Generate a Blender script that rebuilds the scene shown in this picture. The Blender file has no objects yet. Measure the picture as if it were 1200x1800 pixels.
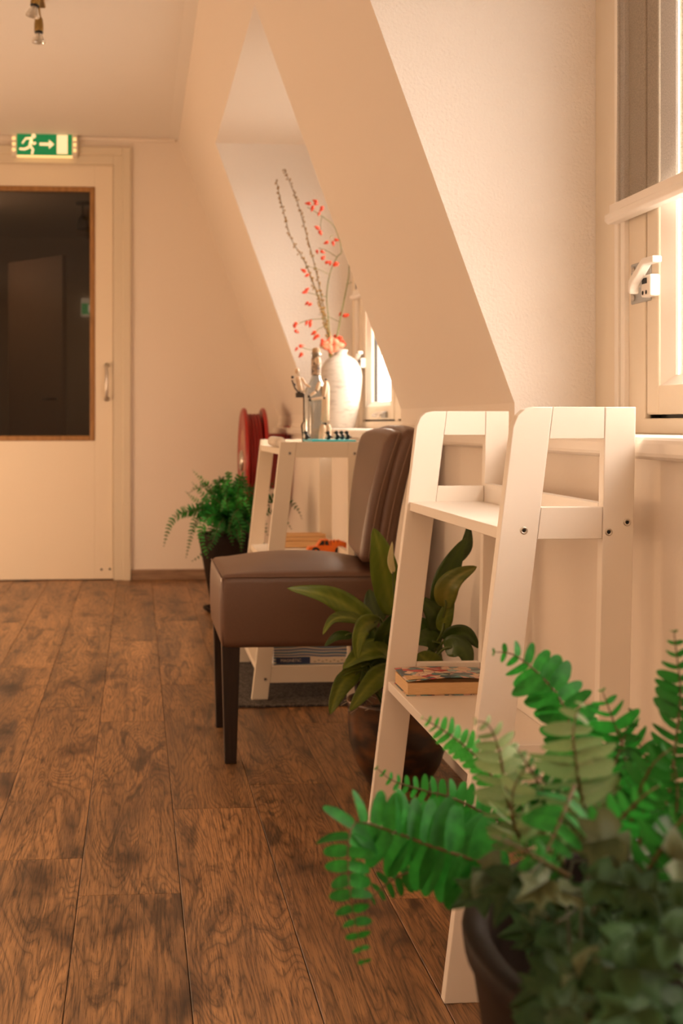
import bpy, bmesh, math, random
from mathutils import Vector, Matrix
R = math.radians
C = bpy.context.scene.collection
SC = bpy.context.scene
random.seed(7)

# ------------------------------------------------------------------ camera
F_PX, CX, CY, EYE, YAW = 2300.0, 422.0, 745.0, 0.85, math.atan(182 / 2300)
cam_d = bpy.data.cameras.new('camera')
cam = bpy.data.objects.new('camera', cam_d); C.objects.link(cam)
cam.location = (0, 0, EYE)
cam.rotation_euler = (R(90), 0, -YAW)
cam_d.sensor_fit = 'VERTICAL'; cam_d.sensor_height = 36; cam_d.sensor_width = 24
cam_d.lens = F_PX / 1800 * 36
cam_d.shift_x = (600 - CX) / 1800
cam_d.shift_y = -(900 - CY) / 1800
cam_d.clip_start = 0.05
cam_d.dof.use_dof = True; cam_d.dof.focus_distance = 2.05; cam_d.dof.aperture_fstop = 7.5
SC.camera = cam

# ------------------------------------------------------------------ world, lights, exposure
W = bpy.data.worlds.new('overcast'); SC.world = W; W.use_nodes = True
bg = W.node_tree.nodes['Background']
bg.inputs['Strength'].default_value = 17.5
_nt = W.node_tree; _tc = _nt.nodes.new('ShaderNodeTexCoord'); _sx = _nt.nodes.new('ShaderNodeSeparateXYZ'); _rp = _nt.nodes.new('ShaderNodeValToRGB'); _mr = _nt.nodes.new('ShaderNodeMapRange')
_mr.inputs['From Min'].default_value = -1; _nt.links.new(_tc.outputs['Generated'], _sx.inputs[0]); _nt.links.new(_sx.outputs['Z'], _mr.inputs['Value']); _nt.links.new(_mr.outputs[0], _rp.inputs['Fac'])
_e = _rp.color_ramp.elements; _e.new(0.5); _e.new(0.5)     # ground below the horizon, hazy bright overcast above it
for _i, (_p, _c) in enumerate(((0.0, (.24, .20, .165)), (0.47, (.30, .255, .21)), (0.505, (1.0, .83, .69)), (1.0, (1.0, .84, .70)))): _e[_i].position = _p; _e[_i].color = (*_c, 1)
_nt.links.new(_rp.outputs['Color'], bg.inputs['Color'])

def area(name, loc, rot, sx, sy, power, col, portal=False):
    d = bpy.data.lights.new(name, 'AREA'); d.shape = 'RECTANGLE'; d.size = sx; d.size_y = sy
    d.energy = power; d.color = col
    if portal: d.cycles.is_portal = True
    o = bpy.data.objects.new(name, d); C.objects.link(o); o.location = loc; o.rotation_euler = rot
    return o
for yc, sz in ((1.27, 2.16), (4.76, 1.32)):      # daylight portals in the two dormer windows
    area('window_portal', (1.03, yc, 1.42), (0, R(90), 0), 1.16, sz, 1, (1, 1, 1), True)
def lamp(name, loc, power, col, radius):
    d = bpy.data.lights.new(name, 'POINT'); d.energy = power; d.color = col; d.shadow_soft_size = radius
    o = bpy.data.objects.new(name, d); C.objects.link(o); o.location = loc; return o
WARM = (1.0, 0.64, 0.37)
for loc, p in (((-1.7, 3.3, 0.75), 22), ((-1.6, 5.6, 0.7), 40), ((-1.82, 0.2, 1.4), 18), ((0.15, -1.8, 1.75), 29), ((-1.2, 9.0, 1.9), 6)):   # unseen warm fill lights, added to brighten the corridor and hall
    lamp('fill_light', loc, p, WARM, 0.2)

SC.view_settings.view_transform = 'Standard'; SC.view_settings.look = 'None'
SC.view_settings.gamma = 1; SC.view_settings.use_curve_mapping = False
SC.view_settings.exposure = 0.0
SC.cycles.use_denoising = True
SC.cycles.max_bounces = 12; SC.cycles.diffuse_bounces = 6; SC.cycles.transparent_max_bounces = 24
SC.cycles.sample_clamp_indirect = 8

# ------------------------------------------------------------------ helpers
CT, ST = math.cos(YAW), math.sin(YAW)
def at(px, py, Y):
    """the point of the plane y = Y that the photograph shows at (px, py)"""
    u = (px - CX) / F_PX; v = -(py - CY) / F_PX
    t = Y / (CT - u * ST)
    return Vector(((u * CT + ST) * t, Y, EYE + v * t))

def new_bm(): return bmesh.new()

def add_box(bm, x0, x1, y0, y1, z0, z1, bev=0.0, seg=2, mi=0):
    r = bmesh.ops.create_cube(bm, size=1)
    vs = r['verts']
    for v in vs:
        v.co = Vector(((x0 + x1) / 2 + v.co.x * (x1 - x0), (y0 + y1) / 2 + v.co.y * (y1 - y0), (z0 + z1) / 2 + v.co.z * (z1 - z0)))
    fs = {f for v in vs for f in v.link_faces}
    for f in fs: f.material_index = mi
    if bev > 0:
        es = list({e for v in vs for e in v.link_edges})
        bmesh.ops.bevel(bm, geom=es, offset=bev, segments=seg, profile=0.5, affect='EDGES')
    return vs

def add_prism(bm, pts, a0, a1, axis='y', bev=0.0, mi=0):
    """extrude a polygon; axis y: pts are (x,z); axis x: pts (y,z); axis z: pts (x,y)"""
    def mk(p, a):
        return Vector((p[0], a, p[1])) if axis == 'y' else Vector((a, p[0], p[1])) if axis == 'x' else Vector((p[0], p[1], a))
    A = [bm.verts.new(mk(p, a0)) for p in pts]; B = [bm.verts.new(mk(p, a1)) for p in pts]
    fs = [bm.faces.new(A), bm.faces.new(B[::-1])]
    n = len(pts)
    for i in range(n): fs.append(bm.faces.new((A[i], B[i], B[(i + 1) % n], A[(i + 1) % n])))
    for f in fs: f.material_index = mi
    bmesh.ops.recalc_face_normals(bm, faces=fs)
    if bev > 0:
        es = list({e for f in fs for e in f.edges})
        bmesh.ops.bevel(bm, geom=es, offset=bev, segments=2, profile=0.5, affect='EDGES')
    return fs

def frame_of(t):
    t = t.normalized(); up = Vector((0, 0, 1)) if abs(t.z) < 0.9 else Vector((1, 0, 0))
    a = t.cross(up).normalized(); return a, t.cross(a).normalized()

def add_tube(bm, path, rad, n=8, mi=0, caps=True):
    path = [Vector(p) for p in path]
    rad = rad if isinstance(rad, (list, tuple)) else [rad] * len(path)
    rings = []; a = None
    for i, p in enumerate(path):
        t = (path[min(i + 1, len(path) - 1)] - path[max(i - 1, 0)]).normalized()
        if a is None: a, b = frame_of(t)
        else:
            a = (a - t * a.dot(t)).normalized(); b = t.cross(a)
        rings.append([bm.verts.new(p + (a * math.cos(2 * math.pi * k / n) + b * math.sin(2 * math.pi * k / n)) * rad[i]) for k in range(n)])
    fs = []
    for i in range(len(rings) - 1):
        for k in range(n):
            fs.append(bm.faces.new((rings[i][k], rings[i][(k + 1) % n], rings[i + 1][(k + 1) % n], rings[i + 1][k])))
    if caps:
        fs.append(bm.faces.new(rings[0][::-1])); fs.append(bm.faces.new(rings[-1]))
    for f in fs: f.smooth = True; f.material_index = mi
    bmesh.ops.recalc_face_normals(bm, faces=fs)
    return fs

def add_lathe(bm, prof, n=32, c=(0, 0, 0), axis='z', mi=0, rot=None):
    c = Vector(c); rings = []
    for r, h in prof:
        ring = []
        for k in range(n):
            q = 2 * math.pi * k / n
            u, v = r * math.cos(q), r * math.sin(q)
            co = Vector((u, v, h)) if axis == 'z' else Vector((h, u, v)) if axis == 'x' else Vector((u, h, v))
            if rot is not None: co = rot @ co
            ring.append(bm.verts.new(c + co))
        rings.append(ring)
    fs = []
    for i in range(len(rings) - 1):
        for k in range(n):
            fs.append(bm.faces.new((rings[i][k], rings[i][(k + 1) % n], rings[i + 1][(k + 1) % n], rings[i + 1][k])))
    if prof[0][0] > 1e-5: fs.append(bm.faces.new(rings[0][::-1]))
    if prof[-1][0] > 1e-5: fs.append(bm.faces.new(rings[-1]))
    for f in fs: f.smooth = True; f.material_index = mi
    bmesh.ops.remove_doubles(bm, verts=[v for r in rings for v in r], dist=1e-6)
    return fs

def add_ball(bm, c, r, sc=(1, 1, 1), n=10, rot=None, mi=0):
    m = Matrix.Translation(Vector(c)) @ (rot.to_4x4() if rot is not None else Matrix.Identity(4)) @ Matrix.Diagonal((r * sc[0], r * sc[1], r * sc[2], 1))
    g = bmesh.ops.create_uvsphere(bm, u_segments=n, v_segments=max(6, n * 2 // 3), radius=1, matrix=m)
    for f in {f for v in g['verts'] for f in v.link_faces}: f.smooth = True; f.material_index = mi

def obj(name, bm, mats, parent=None, kind=None, smooth=None):
    me = bpy.data.meshes.new(name)
    bmesh.ops.recalc_face_normals(bm, faces=bm.faces) if False else None
    bm.to_mesh(me); bm.free()
    for m in (mats if isinstance(mats, (list, tuple)) else [mats]): me.materials.append(m)
    if smooth is not None:
        for p in me.polygons: p.use_smooth = smooth
    o = bpy.data.objects.new(name, me); C.objects.link(o)
    if parent is not None: o.parent = parent
    if kind: o['kind'] = kind
    return o

def link_mesh(name, me, parent, mat=None):
    o = bpy.data.objects.new(name, me); C.objects.link(o); o.parent = parent
    return o

def thing(name, label, cat, loc=(0, 0, 0), group=None):
    o = bpy.data.objects.new(name, None); C.objects.link(o); o.empty_display_size = 0.05
    o.location = loc; o['label'] = label; o['category'] = cat
    if group: o['group'] = group
    return o
def tag(o, label, cat, group=None):
    o['label'] = label; o['category'] = cat
    if group: o['group'] = group
    return o
def holder(name):
    o = bpy.data.objects.new(name, None); C.objects.link(o); o['kind'] = 'structure'; return o

# ------------------------------------------------------------------ materials
def mat(name, col, rough=0.5, metal=0.0, spec=0.5, emit=None, estr=1.0, bump=None, trans=0.0, sheen=0.0, sss=0.0):
    m = bpy.data.materials.new(name); m.use_nodes = True
    nt = m.node_tree; p = nt.nodes['Principled BSDF']
    p.inputs['Base Color'].default_value = (*col, 1); p.inputs['Roughness'].default_value = rough
    p.inputs['Metallic'].default_value = metal; p.inputs['Specular IOR Level'].default_value = spec
    if trans: p.inputs['Transmission Weight'].default_value = trans
    if emit: p.inputs['Emission Color'].default_value = (*emit, 1); p.inputs['Emission Strength'].default_value = estr
    if bump:
        sc, st, dist = bump
        tc = nt.nodes.new('ShaderNodeTexCoord'); n = nt.nodes.new('ShaderNodeTexNoise'); b = nt.nodes.new('ShaderNodeBump')
        n.inputs['Scale'].default_value = sc; n.inputs['Detail'].default_value = 5
        b.inputs['Strength'].default_value = st; b.inputs['Distance'].default_value = dist
        nt.links.new(tc.outputs['Object'], n.inputs['Vector']); nt.links.new(n.outputs['Fac'], b.inputs['Height'])
        nt.links.new(b.outputs['Normal'], p.inputs['Normal'])
    return m
def node(nt, t, **kw):
    n = nt.nodes.new(t)
    for k, v in kw.items(): setattr(n, k, v)
    return n
def mottled(name, c0, c1, scale, rough=0.5, detail=4, stretch=(1, 1, 1), spec=0.5, lo=0.35, hi=0.65, bump=0.0, bdist=0.002, metal=0.0):
    m = mat(name, c0, rough, metal, spec); nt = m.node_tree; p = nt.nodes['Principled BSDF']
    tc = node(nt, 'ShaderNodeTexCoord'); mp = node(nt, 'ShaderNodeMapping'); mp.inputs['Scale'].default_value = stretch
    n = node(nt, 'ShaderNodeTexNoise'); n.inputs['Scale'].default_value = scale; n.inputs['Detail'].default_value = detail
    r = node(nt, 'ShaderNodeValToRGB'); r.color_ramp.elements[0].position = lo; r.color_ramp.elements[1].position = hi
    r.color_ramp.elements[0].color = (*c0, 1); r.color_ramp.elements[1].color = (*c1, 1)
    nt.links.new(tc.outputs['Object'], mp.inputs['Vector']); nt.links.new(mp.outputs['Vector'], n.inputs['Vector'])
    nt.links.new(n.outputs['Fac'], r.inputs['Fac']); nt.links.new(r.outputs['Color'], p.inputs['Base Color'])
    if bump:
        b = node(nt, 'ShaderNodeBump'); b.inputs['Strength'].default_value = bump; b.inputs['Distance'].default_value = bdist
        nt.links.new(n.outputs['Fac'], b.inputs['Height']); nt.links.new(b.outputs['Normal'], p.inputs['Normal'])
    return m
def glassy(name, tint, gloss=0.08, rough=0.02):
    m = bpy.data.materials.new(name); m.use_nodes = True; nt = m.node_tree
    for n in list(nt.nodes): nt.nodes.remove(n)
    out = node(nt, 'ShaderNodeOutputMaterial'); mx = node(nt, 'ShaderNodeMixShader')
    tr = node(nt, 'ShaderNodeBsdfTransparent'); tr.inputs['Color'].default_value = (*tint, 1)
    gl = node(nt, 'ShaderNodeBsdfGlossy'); gl.inputs['Roughness'].default_value = rough
    lw = node(nt, 'ShaderNodeFresnel'); lw.inputs['IOR'].default_value = 1.45
    mul = node(nt, 'ShaderNodeMath', operation='MULTIPLY'); mul.inputs[1].default_value = gloss / 0.04
    nt.links.new(lw.outputs['Fac'], mul.inputs[0]); nt.links.new(mul.outputs[0], mx.inputs['Fac'])
    nt.links.new(tr.outputs[0], mx.inputs[1]); nt.links.new(gl.outputs[0], mx.inputs[2]); nt.links.new(mx.outputs[0], out.inputs['Surface'])
    return m

def plank_mat():
    m = mat('plank_wood', (0.3, 0.16, 0.08), 0.38, 0, 0.5); nt = m.node_tree; p = nt.nodes['Principled BSDF']; L = nt.links.new
    tc = node(nt, 'ShaderNodeTexCoord'); oi = node(nt, 'ShaderNodeObjectInfo')
    off = node(nt, 'ShaderNodeVectorMath', operation='SCALE'); off.inputs['Scale'].default_value = 37.0
    comb = node(nt, 'ShaderNodeCombineXYZ'); L(oi.outputs['Random'], comb.inputs[0]); L(oi.outputs['Random'], comb.inputs[1])
    L(comb.outputs[0], off.inputs[0])
    add = node(nt, 'ShaderNodeVectorMath', operation='ADD'); L(tc.outputs['Object'], add.inputs[0]); L(off.outputs[0], add.inputs[1])
    def noise(scale, stretch, detail=4, dist=0.0, rough=0.55):
        mp = node(nt, 'ShaderNodeMapping'); mp.inputs['Scale'].default_value = stretch; L(add.outputs[0], mp.inputs['Vector'])
        n = node(nt, 'ShaderNodeTexNoise'); n.inputs['Scale'].default_value = scale; n.inputs['Detail'].default_value = detail
        n.inputs['Distortion'].default_value = dist; n.inputs['Roughness'].default_value = rough
        L(mp.outputs[0], n.inputs['Vector']); return n
    def ramp(src, stops):
        r = node(nt, 'ShaderNodeValToRGB'); e = r.color_ramp.elements
        while len(e) < len(stops): e.new(0.5)
        for i, (pos, c) in enumerate(stops): e[i].position = pos; e[i].color = (*c, 1) if len(c) == 3 else c
        L(src, r.inputs['Fac']); return r
    # long growth-ring bands: a distorted noise height field cut into many contour lines
    field = noise(1.9, (3.6, 0.42, 1), 2.2, 0.5)
    mulr = node(nt, 'ShaderNodeMath', operation='MULTIPLY'); mulr.inputs[1].default_value = 40.0; L(field.outputs['Fac'], mulr.inputs[0])
    frac = node(nt, 'ShaderNodeMath', operation='PINGPONG'); frac.inputs[1].default_value = 0.5; L(mulr.outputs[0], frac.inputs[0])
    rings = ramp(frac.outputs[0], [(0.0, (0.42, 0.40, 0.38)), (0.13, (0.82, 0.81, 0.80)), (0.5, (1.12, 1.10, 1.06))])
    broad = noise(2.4, (4.2, 0.55, 1), 5, 0.5, 0.6)
    base = ramp(broad.outputs['Fac'], [(0.30, (0.135, 0.076, 0.043)), (0.42, (0.27, 0.142, 0.062)), (0.56, (0.38, 0.20, 0.084)), (0.72, (0.46, 0.245, 0.104))])
    fine = noise(34, (5.0, 0.16, 1), 6, 0.3, 0.7)
    finer = ramp(fine.outputs['Fac'], [(0.36, (0.40, 0.38, 0.37)), (0.48, (0.90, 0.90, 0.90)), (0.66, (1.16, 1.14, 1.10))])
    pores = noise(100, (4.5, 0.14, 1), 3, 0.0, 0.6)
    porer = ramp(pores.outputs['Fac'], [(0.38, (0.34, 0.31, 0.30)), (0.46, (1, 1, 1))])
    # knots
    mpk = node(nt, 'ShaderNodeMapping'); mpk.inputs['Scale'].default_value = (1.0, 0.42, 1); L(add.outputs[0], mpk.inputs['Vector'])
    wob = noise(9, (1, 0.6, 1), 3, 0.0)
    wv = node(nt, 'ShaderNodeVectorMath', operation='SCALE'); wv.inputs['Scale'].default_value = 0.16; L(wob.outputs['Color'], wv.inputs[0])
    wa = node(nt, 'ShaderNodeVectorMath', operation='ADD'); L(mpk.outputs[0], wa.inputs[0]); L(wv.outputs[0], wa.inputs[1])
    vor = node(nt, 'ShaderNodeTexVoronoi'); vor.inputs['Scale'].default_value = 3.6; vor.voronoi_dimensions = '2D'; L(wa.outputs[0], vor.inputs['Vector'])
    knot = ramp(vor.outputs['Distance'], [(0.02, (0.28, 0.25, 0.24)), (0.085, (0.55, 0.52, 0.50)), (0.2, (1, 1, 1))])
    smoke = noise(3.4, (4.6, 0.80, 1), 6, 1.6, 0.62)
    smoker = ramp(smoke.outputs['Fac'], [(0.34, (0.30, 0.29, 0.30)), (0.46, (1, 1, 1))])
    col = base.outputs['Color']
    for r, f in ((rings, 0.85), (finer, 0.9), (porer, 0.85), (knot, 1.0), (smoker, 0.95)):
        mx = node(nt, 'ShaderNodeMix', data_type='RGBA', blend_type='MULTIPLY'); mx.inputs['Factor'].default_value = f
        L(col, mx.inputs['A']); L(r.outputs['Color'], mx.inputs['B']); col = mx.outputs['Result']
    hs = node(nt, 'ShaderNodeHueSaturation'); hs.inputs['Saturation'].default_value = 1.0
    mr = node(nt, 'ShaderNodeMapRange'); mr.inputs['To Min'].default_value = 0.90; mr.inputs['To Max'].default_value = 1.20
    L(oi.outputs['Random'], mr.inputs['Value']); L(mr.outputs[0], hs.inputs['Value']); L(col, hs.inputs['Color'])
    L(hs.outputs['Color'], p.inputs['Base Color'])
    b = node(nt, 'ShaderNodeBump'); b.inputs['Strength'].default_value = 0.35; b.inputs['Distance'].default_value = 0.0008
    L(fine.outputs['Fac'], b.inputs['Height']); L(b.outputs['Normal'], p.inputs['Normal'])
    rr = node(nt, 'ShaderNodeMapRange'); rr.inputs['To Min'].default_value = 0.34; rr.inputs['To Max'].default_value = 0.50
    L(fine.outputs['Fac'], rr.inputs['Value']); L(rr.outputs[0], p.inputs['Roughness'])
    return m

M = {}
M['plaster'] = mat('smooth_plaster', (0.80, 0.725, 0.645), 0.85, bump=(90, 0.12, 0.002))
M['rough_plaster'] = mat('rough_plaster', (0.84, 0.805, 0.77), 0.85, bump=(150, 0.8, 0.004))
M['ceiling'] = mat('ceiling_paint', (0.80, 0.765, 0.72), 0.9)
M['cream'] = mat('cream_paint', (0.78, 0.69, 0.56), 0.42)
M['door'] = mat('door_paint', (0.80, 0.70, 0.56), 0.5)
M['casing'] = mat('casing_paint', (0.70, 0.62, 0.49), 0.5)
M['white'] = mat('white_lacquer', (0.84, 0.78, 0.71), 0.38)
M['oldwhite'] = mat('ivory_lacquer', (0.80, 0.72, 0.60), 0.42)
M['plank'] = plank_mat()
M['subfloor'] = mat('joint_dark', (0.06, 0.036, 0.02), 0.8)
M['skirting'] = mottled('skirting_wood', (0.20, 0.12, 0.075), (0.33, 0.21, 0.13), 12, 0.5, stretch=(0.6, 6, 6))
M['bead'] = mottled('stained_bead', (0.26, 0.125, 0.035), (0.38, 0.19, 0.06), 18, 0.45, stretch=(3, 3, 0.5))
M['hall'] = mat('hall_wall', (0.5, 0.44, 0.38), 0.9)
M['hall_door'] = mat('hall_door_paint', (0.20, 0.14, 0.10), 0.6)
M['steel'] = mat('brushed_steel', (0.62, 0.58, 0.53), 0.32, 1.0)
M['zinc'] = mat('zinc_plate', (0.42, 0.42, 0.41), 0.38, 0.9)
M['dark_metal'] = mat('dark_metal', (0.03, 0.03, 0.03), 0.45, 0.6)
M['brass'] = mat('aged_brass', (0.32, 0.21, 0.07), 0.38, 0.9)
M['black'] = mat('black_plastic', (0.012, 0.012, 0.012), 0.5)
M['clear'] = glassy('clear_glass', (0.99, 0.99, 0.985), 0.005)
M['bulb'] = mat('bulb_glass', (0.62, 0.56, 0.47), 0.18, 0.0, 0.6, trans=0.35)
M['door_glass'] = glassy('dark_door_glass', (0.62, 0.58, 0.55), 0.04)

# mesh fabric of the insect screen
def screen_mat():
    m = bpy.data.materials.new('screen_mesh'); m.use_nodes = True; nt = m.node_tree
    for n in list(nt.nodes): nt.nodes.remove(n)
    out = node(nt, 'ShaderNodeOutputMaterial'); mx = node(nt, 'ShaderNodeMixShader')
    tr = node(nt, 'ShaderNodeBsdfTransparent'); df = node(nt, 'ShaderNodeBsdfDiffuse'); df.inputs['Color'].default_value = (0.10, 0.085, 0.075, 1)
    tc = node(nt, 'ShaderNodeTexCoord'); n1 = node(nt, 'ShaderNodeTexNoise'); n1.inputs['Scale'].default_value = 420
    mr = node(nt, 'ShaderNodeMapRange'); mr.inputs['From Min'].default_value = 0.35; mr.inputs['From Max'].default_value = 0.65
    mr.inputs['To Min'].default_value = 0.30; mr.inputs['To Max'].default_value = 0.50
    nt.links.new(tc.outputs['Object'], n1.inputs['Vector']); nt.links.new(n1.outputs['Fac'], mr.inputs['Value']); nt.links.new(mr.outputs[0], mx.inputs['Fac'])
    nt.links.new(tr.outputs[0], mx.inputs[1]); nt.links.new(df.outputs[0], mx.inputs[2]); nt.links.new(mx.outputs[0], out.inputs['Surface'])
    return m
M['screen'] = screen_mat()

# ------------------------------------------------------------------ room shell
CEIL, YB, XL, YR, XK = 2.405, 7.14, -2.0, -2.6, 0.775
def slope_x(z): return XK - 0.3655 * (z - 0.893)
XT = slope_x(CEIL)                                  # where slope meets ceiling
DZ = 2.075; XD = slope_x(DZ)                        # dormer ceiling
XW = 0.945                                          # window plane
DORM = [(-0.10, 2.64), (3.80, 5.70)]

# floor: sub floor + planks as pieces
bm = new_bm(); add_box(bm, XL - .1, 1.0, YR - .1, 11.2, -0.05, -0.0035)
floor = obj('floor', bm, M['subfloor'], kind='structure')
PW, PL = 0.185, 1.38
starts = {0: 2.888, 1: 1.69, 2: 2.312, -1: 2.372, -2: 2.577, -3: 1.844, -4: 2.9, -5: 2.1, -6: 1.6, -7: 2.7, -8: 2.2, -9: 1.9, 3: 2.9}
bm = new_bm(); add_box(bm, -PW / 2 + .0008, PW / 2 - .0008, -PL / 2 + .0003, PL / 2 - .0003, -0.008, 0, 0.0008, 1)
plank_me = bpy.data.meshes.new('plank'); bm.to_mesh(plank_me); bm.free(); plank_me.materials.append(M['plank'])
for k, s0 in starts.items():
    xc = 0.08 + PW * k + PW / 2
    j = -4
    while True:
        y0 = s0 + j * PL; j += 1
        if y0 + PL < YR: continue
        if y0 > YB - 0.02: break
        a, b = max(y0, YR), min(y0 + PL, YB + .03)
        w1 = min(xc + PW / 2, XK + .02)
        if a == y0 and b == y0 + PL and w1 == xc + PW / 2:
            o = link_mesh('plank', plank_me, floor); o.location = (xc, y0 + PL / 2, 0)
        else:
            bm = new_bm(); add_box(bm, -PW / 2 + .0008, w1 - xc - .0008, a - (a + b) / 2 + .0003, b - (a + b) / 2 - .0003, -0.008, 0, 0.0008, 1)
            o = obj('plank', bm, M['plank'], floor); o.location = (xc, (a + b) / 2, 0)

bm = new_bm(); add_box(bm, XL - .1, XT + .12, YR - .1, YB + .2, CEIL, CEIL + .1)
obj('ceiling', bm, M['ceiling'], kind='structure')
bm = new_bm(); add_box(bm, XL - .1, XL, YR - .1, YB + .2, -0.02, CEIL)
obj('wall_left', bm, M['plaster'], kind='structure')
bm = new_bm(); add_box(bm, XL - .1, 1.1, YR - .1, YR, -0.02, CEIL)
obj('wall_rear', bm, M['plaster'], kind='structure')

# right side: knee wall, slope pieces between the dormers, cheeks and dormer ceilings
bm = new_bm()
add_box(bm, XK, XK + .1, YR, YB + .1, -0.02, 0.80)
T = 0.07
edges = [YR] + [v for d in DORM for v in (d[0] - T, d[1] + T)] + [YB + .1]
XO = XW + .09
for i in range(0, len(edges), 2):
    y0, y1 = edges[i], edges[i + 1]
    add_prism(bm, [(XK - .004, 0.80), (XK - .004, 0.845), (XK, 0.849), (XK, 0.893), (XT, CEIL), (XT + .12, CEIL), (XK + .12, 0.893), (XK + .12, 0.80)], y0, y1)
for y0, y1 in DORM:
    add_prism(bm, [(XD, DZ), (XT, CEIL), (XT + .12, CEIL), (XO, DZ + .05), (XO, DZ)], y0 - T, y1 + T)
obj('wall_right', bm, M['plaster'], kind='structure')
for i, (y0, y1) in enumerate(DORM):
    poly = [(XK - .004, 0.80), (XK - .004, 0.845), (XK, 0.849), (XK, 0.893), (XD, DZ), (XO, DZ), (XO, 0.80)]
    for a, b in ((y1, y1 + T), (y0 - T, y0)):
        bm = new_bm(); add_prism(bm, poly, a, b)
        obj('wall_dormer', bm, [M['plaster'], M['rough_plaster']], kind='structure')
        for pl in C.objects[-1].data.polygons: pl.material_index = 1 if abs(pl.normal.y) > .9 else 0

# window sill board, rounded nose
bm = new_bm(); add_box(bm, 0.745, 1.0, YR, YB, 0.797, 0.831, 0.010, 3)
tag(obj('trim_1', bm, M['white'], kind='structure'), 'white window board running along the knee wall', 'sill')

# far wall with the door opening
DX0, DX1, DTOP = -1.06, -0.123, 2.262
bm = new_bm()
add_box(bm, XL - .1, DX0, YB, YB + .12, -0.02, CEIL); add_box(bm, DX1, 1.1, YB, YB + .12, -0.02, CEIL); add_box(bm, DX0, DX1, YB, YB + .12, DTOP, CEIL)
obj('wall_back', bm, M['plaster'], kind='structure')
bm = new_bm(); add_box(bm, -0.031, XK, YB - .014, YB, 0, 0.058, 0.004)
obj('baseboard_back', bm, M['skirting'], kind='structure')
bm = new_bm(); add_box(bm, XL, XT - .01, YB - .02, YB, CEIL - .022, CEIL, 0.006)
obj('trim_2', bm, M['plaster'], kind='structure')
bm = new_bm(); add_prism(bm, [(XT - .045, CEIL), (XT - .045, CEIL - .004), (XT + .002, CEIL - .010), (XT + .010, CEIL - .010), (XT + .012, CEIL)], YR, YB)
obj('trim_3', bm, M['ceiling'], kind='structure')

# door with casing, glazed panel in stained beads, pull handle
door = holder('door_1')
def casing(x0, x1, z1, y0, w, name):
    bm = new_bm()
    add_box(bm, x1 - w, x1, y0, YB + .02, 0, z1, 0.004); add_box(bm, x0, x0 + w, y0, YB + .02, 0, z1, 0.004)
    add_box(bm, x0 + w, x1 - w, y0, YB + .02, z1 - w, z1, 0.004)
    return obj(name, bm, M['casing'], door)
casing(DX0 - .092, DX1 + .092, DTOP + .088, YB - .022, 0.045, 'outer_casing')
casing(DX0 - .050, DX1 + .050, DTOP + .046, YB - .012, 0.052, 'inner_casing')
bm = new_bm()
gx0, gx1, gz0, gz1 = -0.93, -0.226, 0.758, 2.137
y0, y1 = YB + .012, YB + .052
add_box(bm, gx1, DX1 - .004, y0, y1, 0.006, DTOP - .006, 0.003); add_box(bm, DX0 + .004, gx0, y0, y1, 0.006, DTOP - .006, 0.003)
add_box(bm, gx0, gx1, y0, y1, 0.006, gz0, 0.002); add_box(bm, gx0, gx1, y0, y1, gz1, DTOP - .006, 0.002)
obj('door_leaf', bm, M['door'], door)
bm = new_bm(); bw = 0.027
add_box(bm, gx1 - bw, gx1, y0 - .006, y0 + .014, gz0, gz1, 0.004); add_box(bm, gx0, gx0 + bw, y0 - .006, y0 + .014, gz0, gz1, 0.004)
add_box(bm, gx0 + bw, gx1 - bw, y0 - .006, y0 + .014, gz0, gz0 + bw, 0.004); add_box(bm, gx0 + bw, gx1 - bw, y0 - .006, y0 + .014, gz1 - bw, gz1, 0.004)
obj('glazing_bead', bm, M['bead'], door)
bm = new_bm(); add_box(bm, gx0 + .01, gx1 - .01, y0 + .016, y0 + .022, gz0 + .01, gz1 - .01)
obj('glass_pane', bm, M['door_glass'], door)
bm = new_bm()
hx = -0.162
add_tube(bm, [(hx, y0 + .002, 0.985), (hx, y0 - .035, 0.985), (hx, y0 - .045, 0.998), (hx, y0 - .045, 1.155), (hx, y0 - .035, 1.168), (hx, y0 + .002, 1.168)], 0.0085, 10)
for hz in (0.985, 1.168): add_lathe(bm, [(0.014, -.004), (0.014, 0.003)], 16, (hx, y0, hz), 'y')
obj('pull_handle', bm, M['steel'], door)
bm = new_bm()
for sx, sz in ((-0.19, 0.058), (-0.145, 0.06)): add_lathe(bm, [(0.006, -.003), (0.006, 0.002)], 10, (sx, y0, sz), 'y')
obj('stop_screw', bm, M['dark_metal'], door)

# hall seen through the glass
HX0, HX1, HY = -1.5, 0.3, 11.0
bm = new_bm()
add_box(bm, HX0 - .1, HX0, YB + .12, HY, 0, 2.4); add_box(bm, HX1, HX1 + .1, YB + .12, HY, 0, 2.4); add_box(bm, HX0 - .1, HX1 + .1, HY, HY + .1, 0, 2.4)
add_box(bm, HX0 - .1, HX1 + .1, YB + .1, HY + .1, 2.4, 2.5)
obj('wall_hall', bm, M['hall'], kind='structure')

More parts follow.
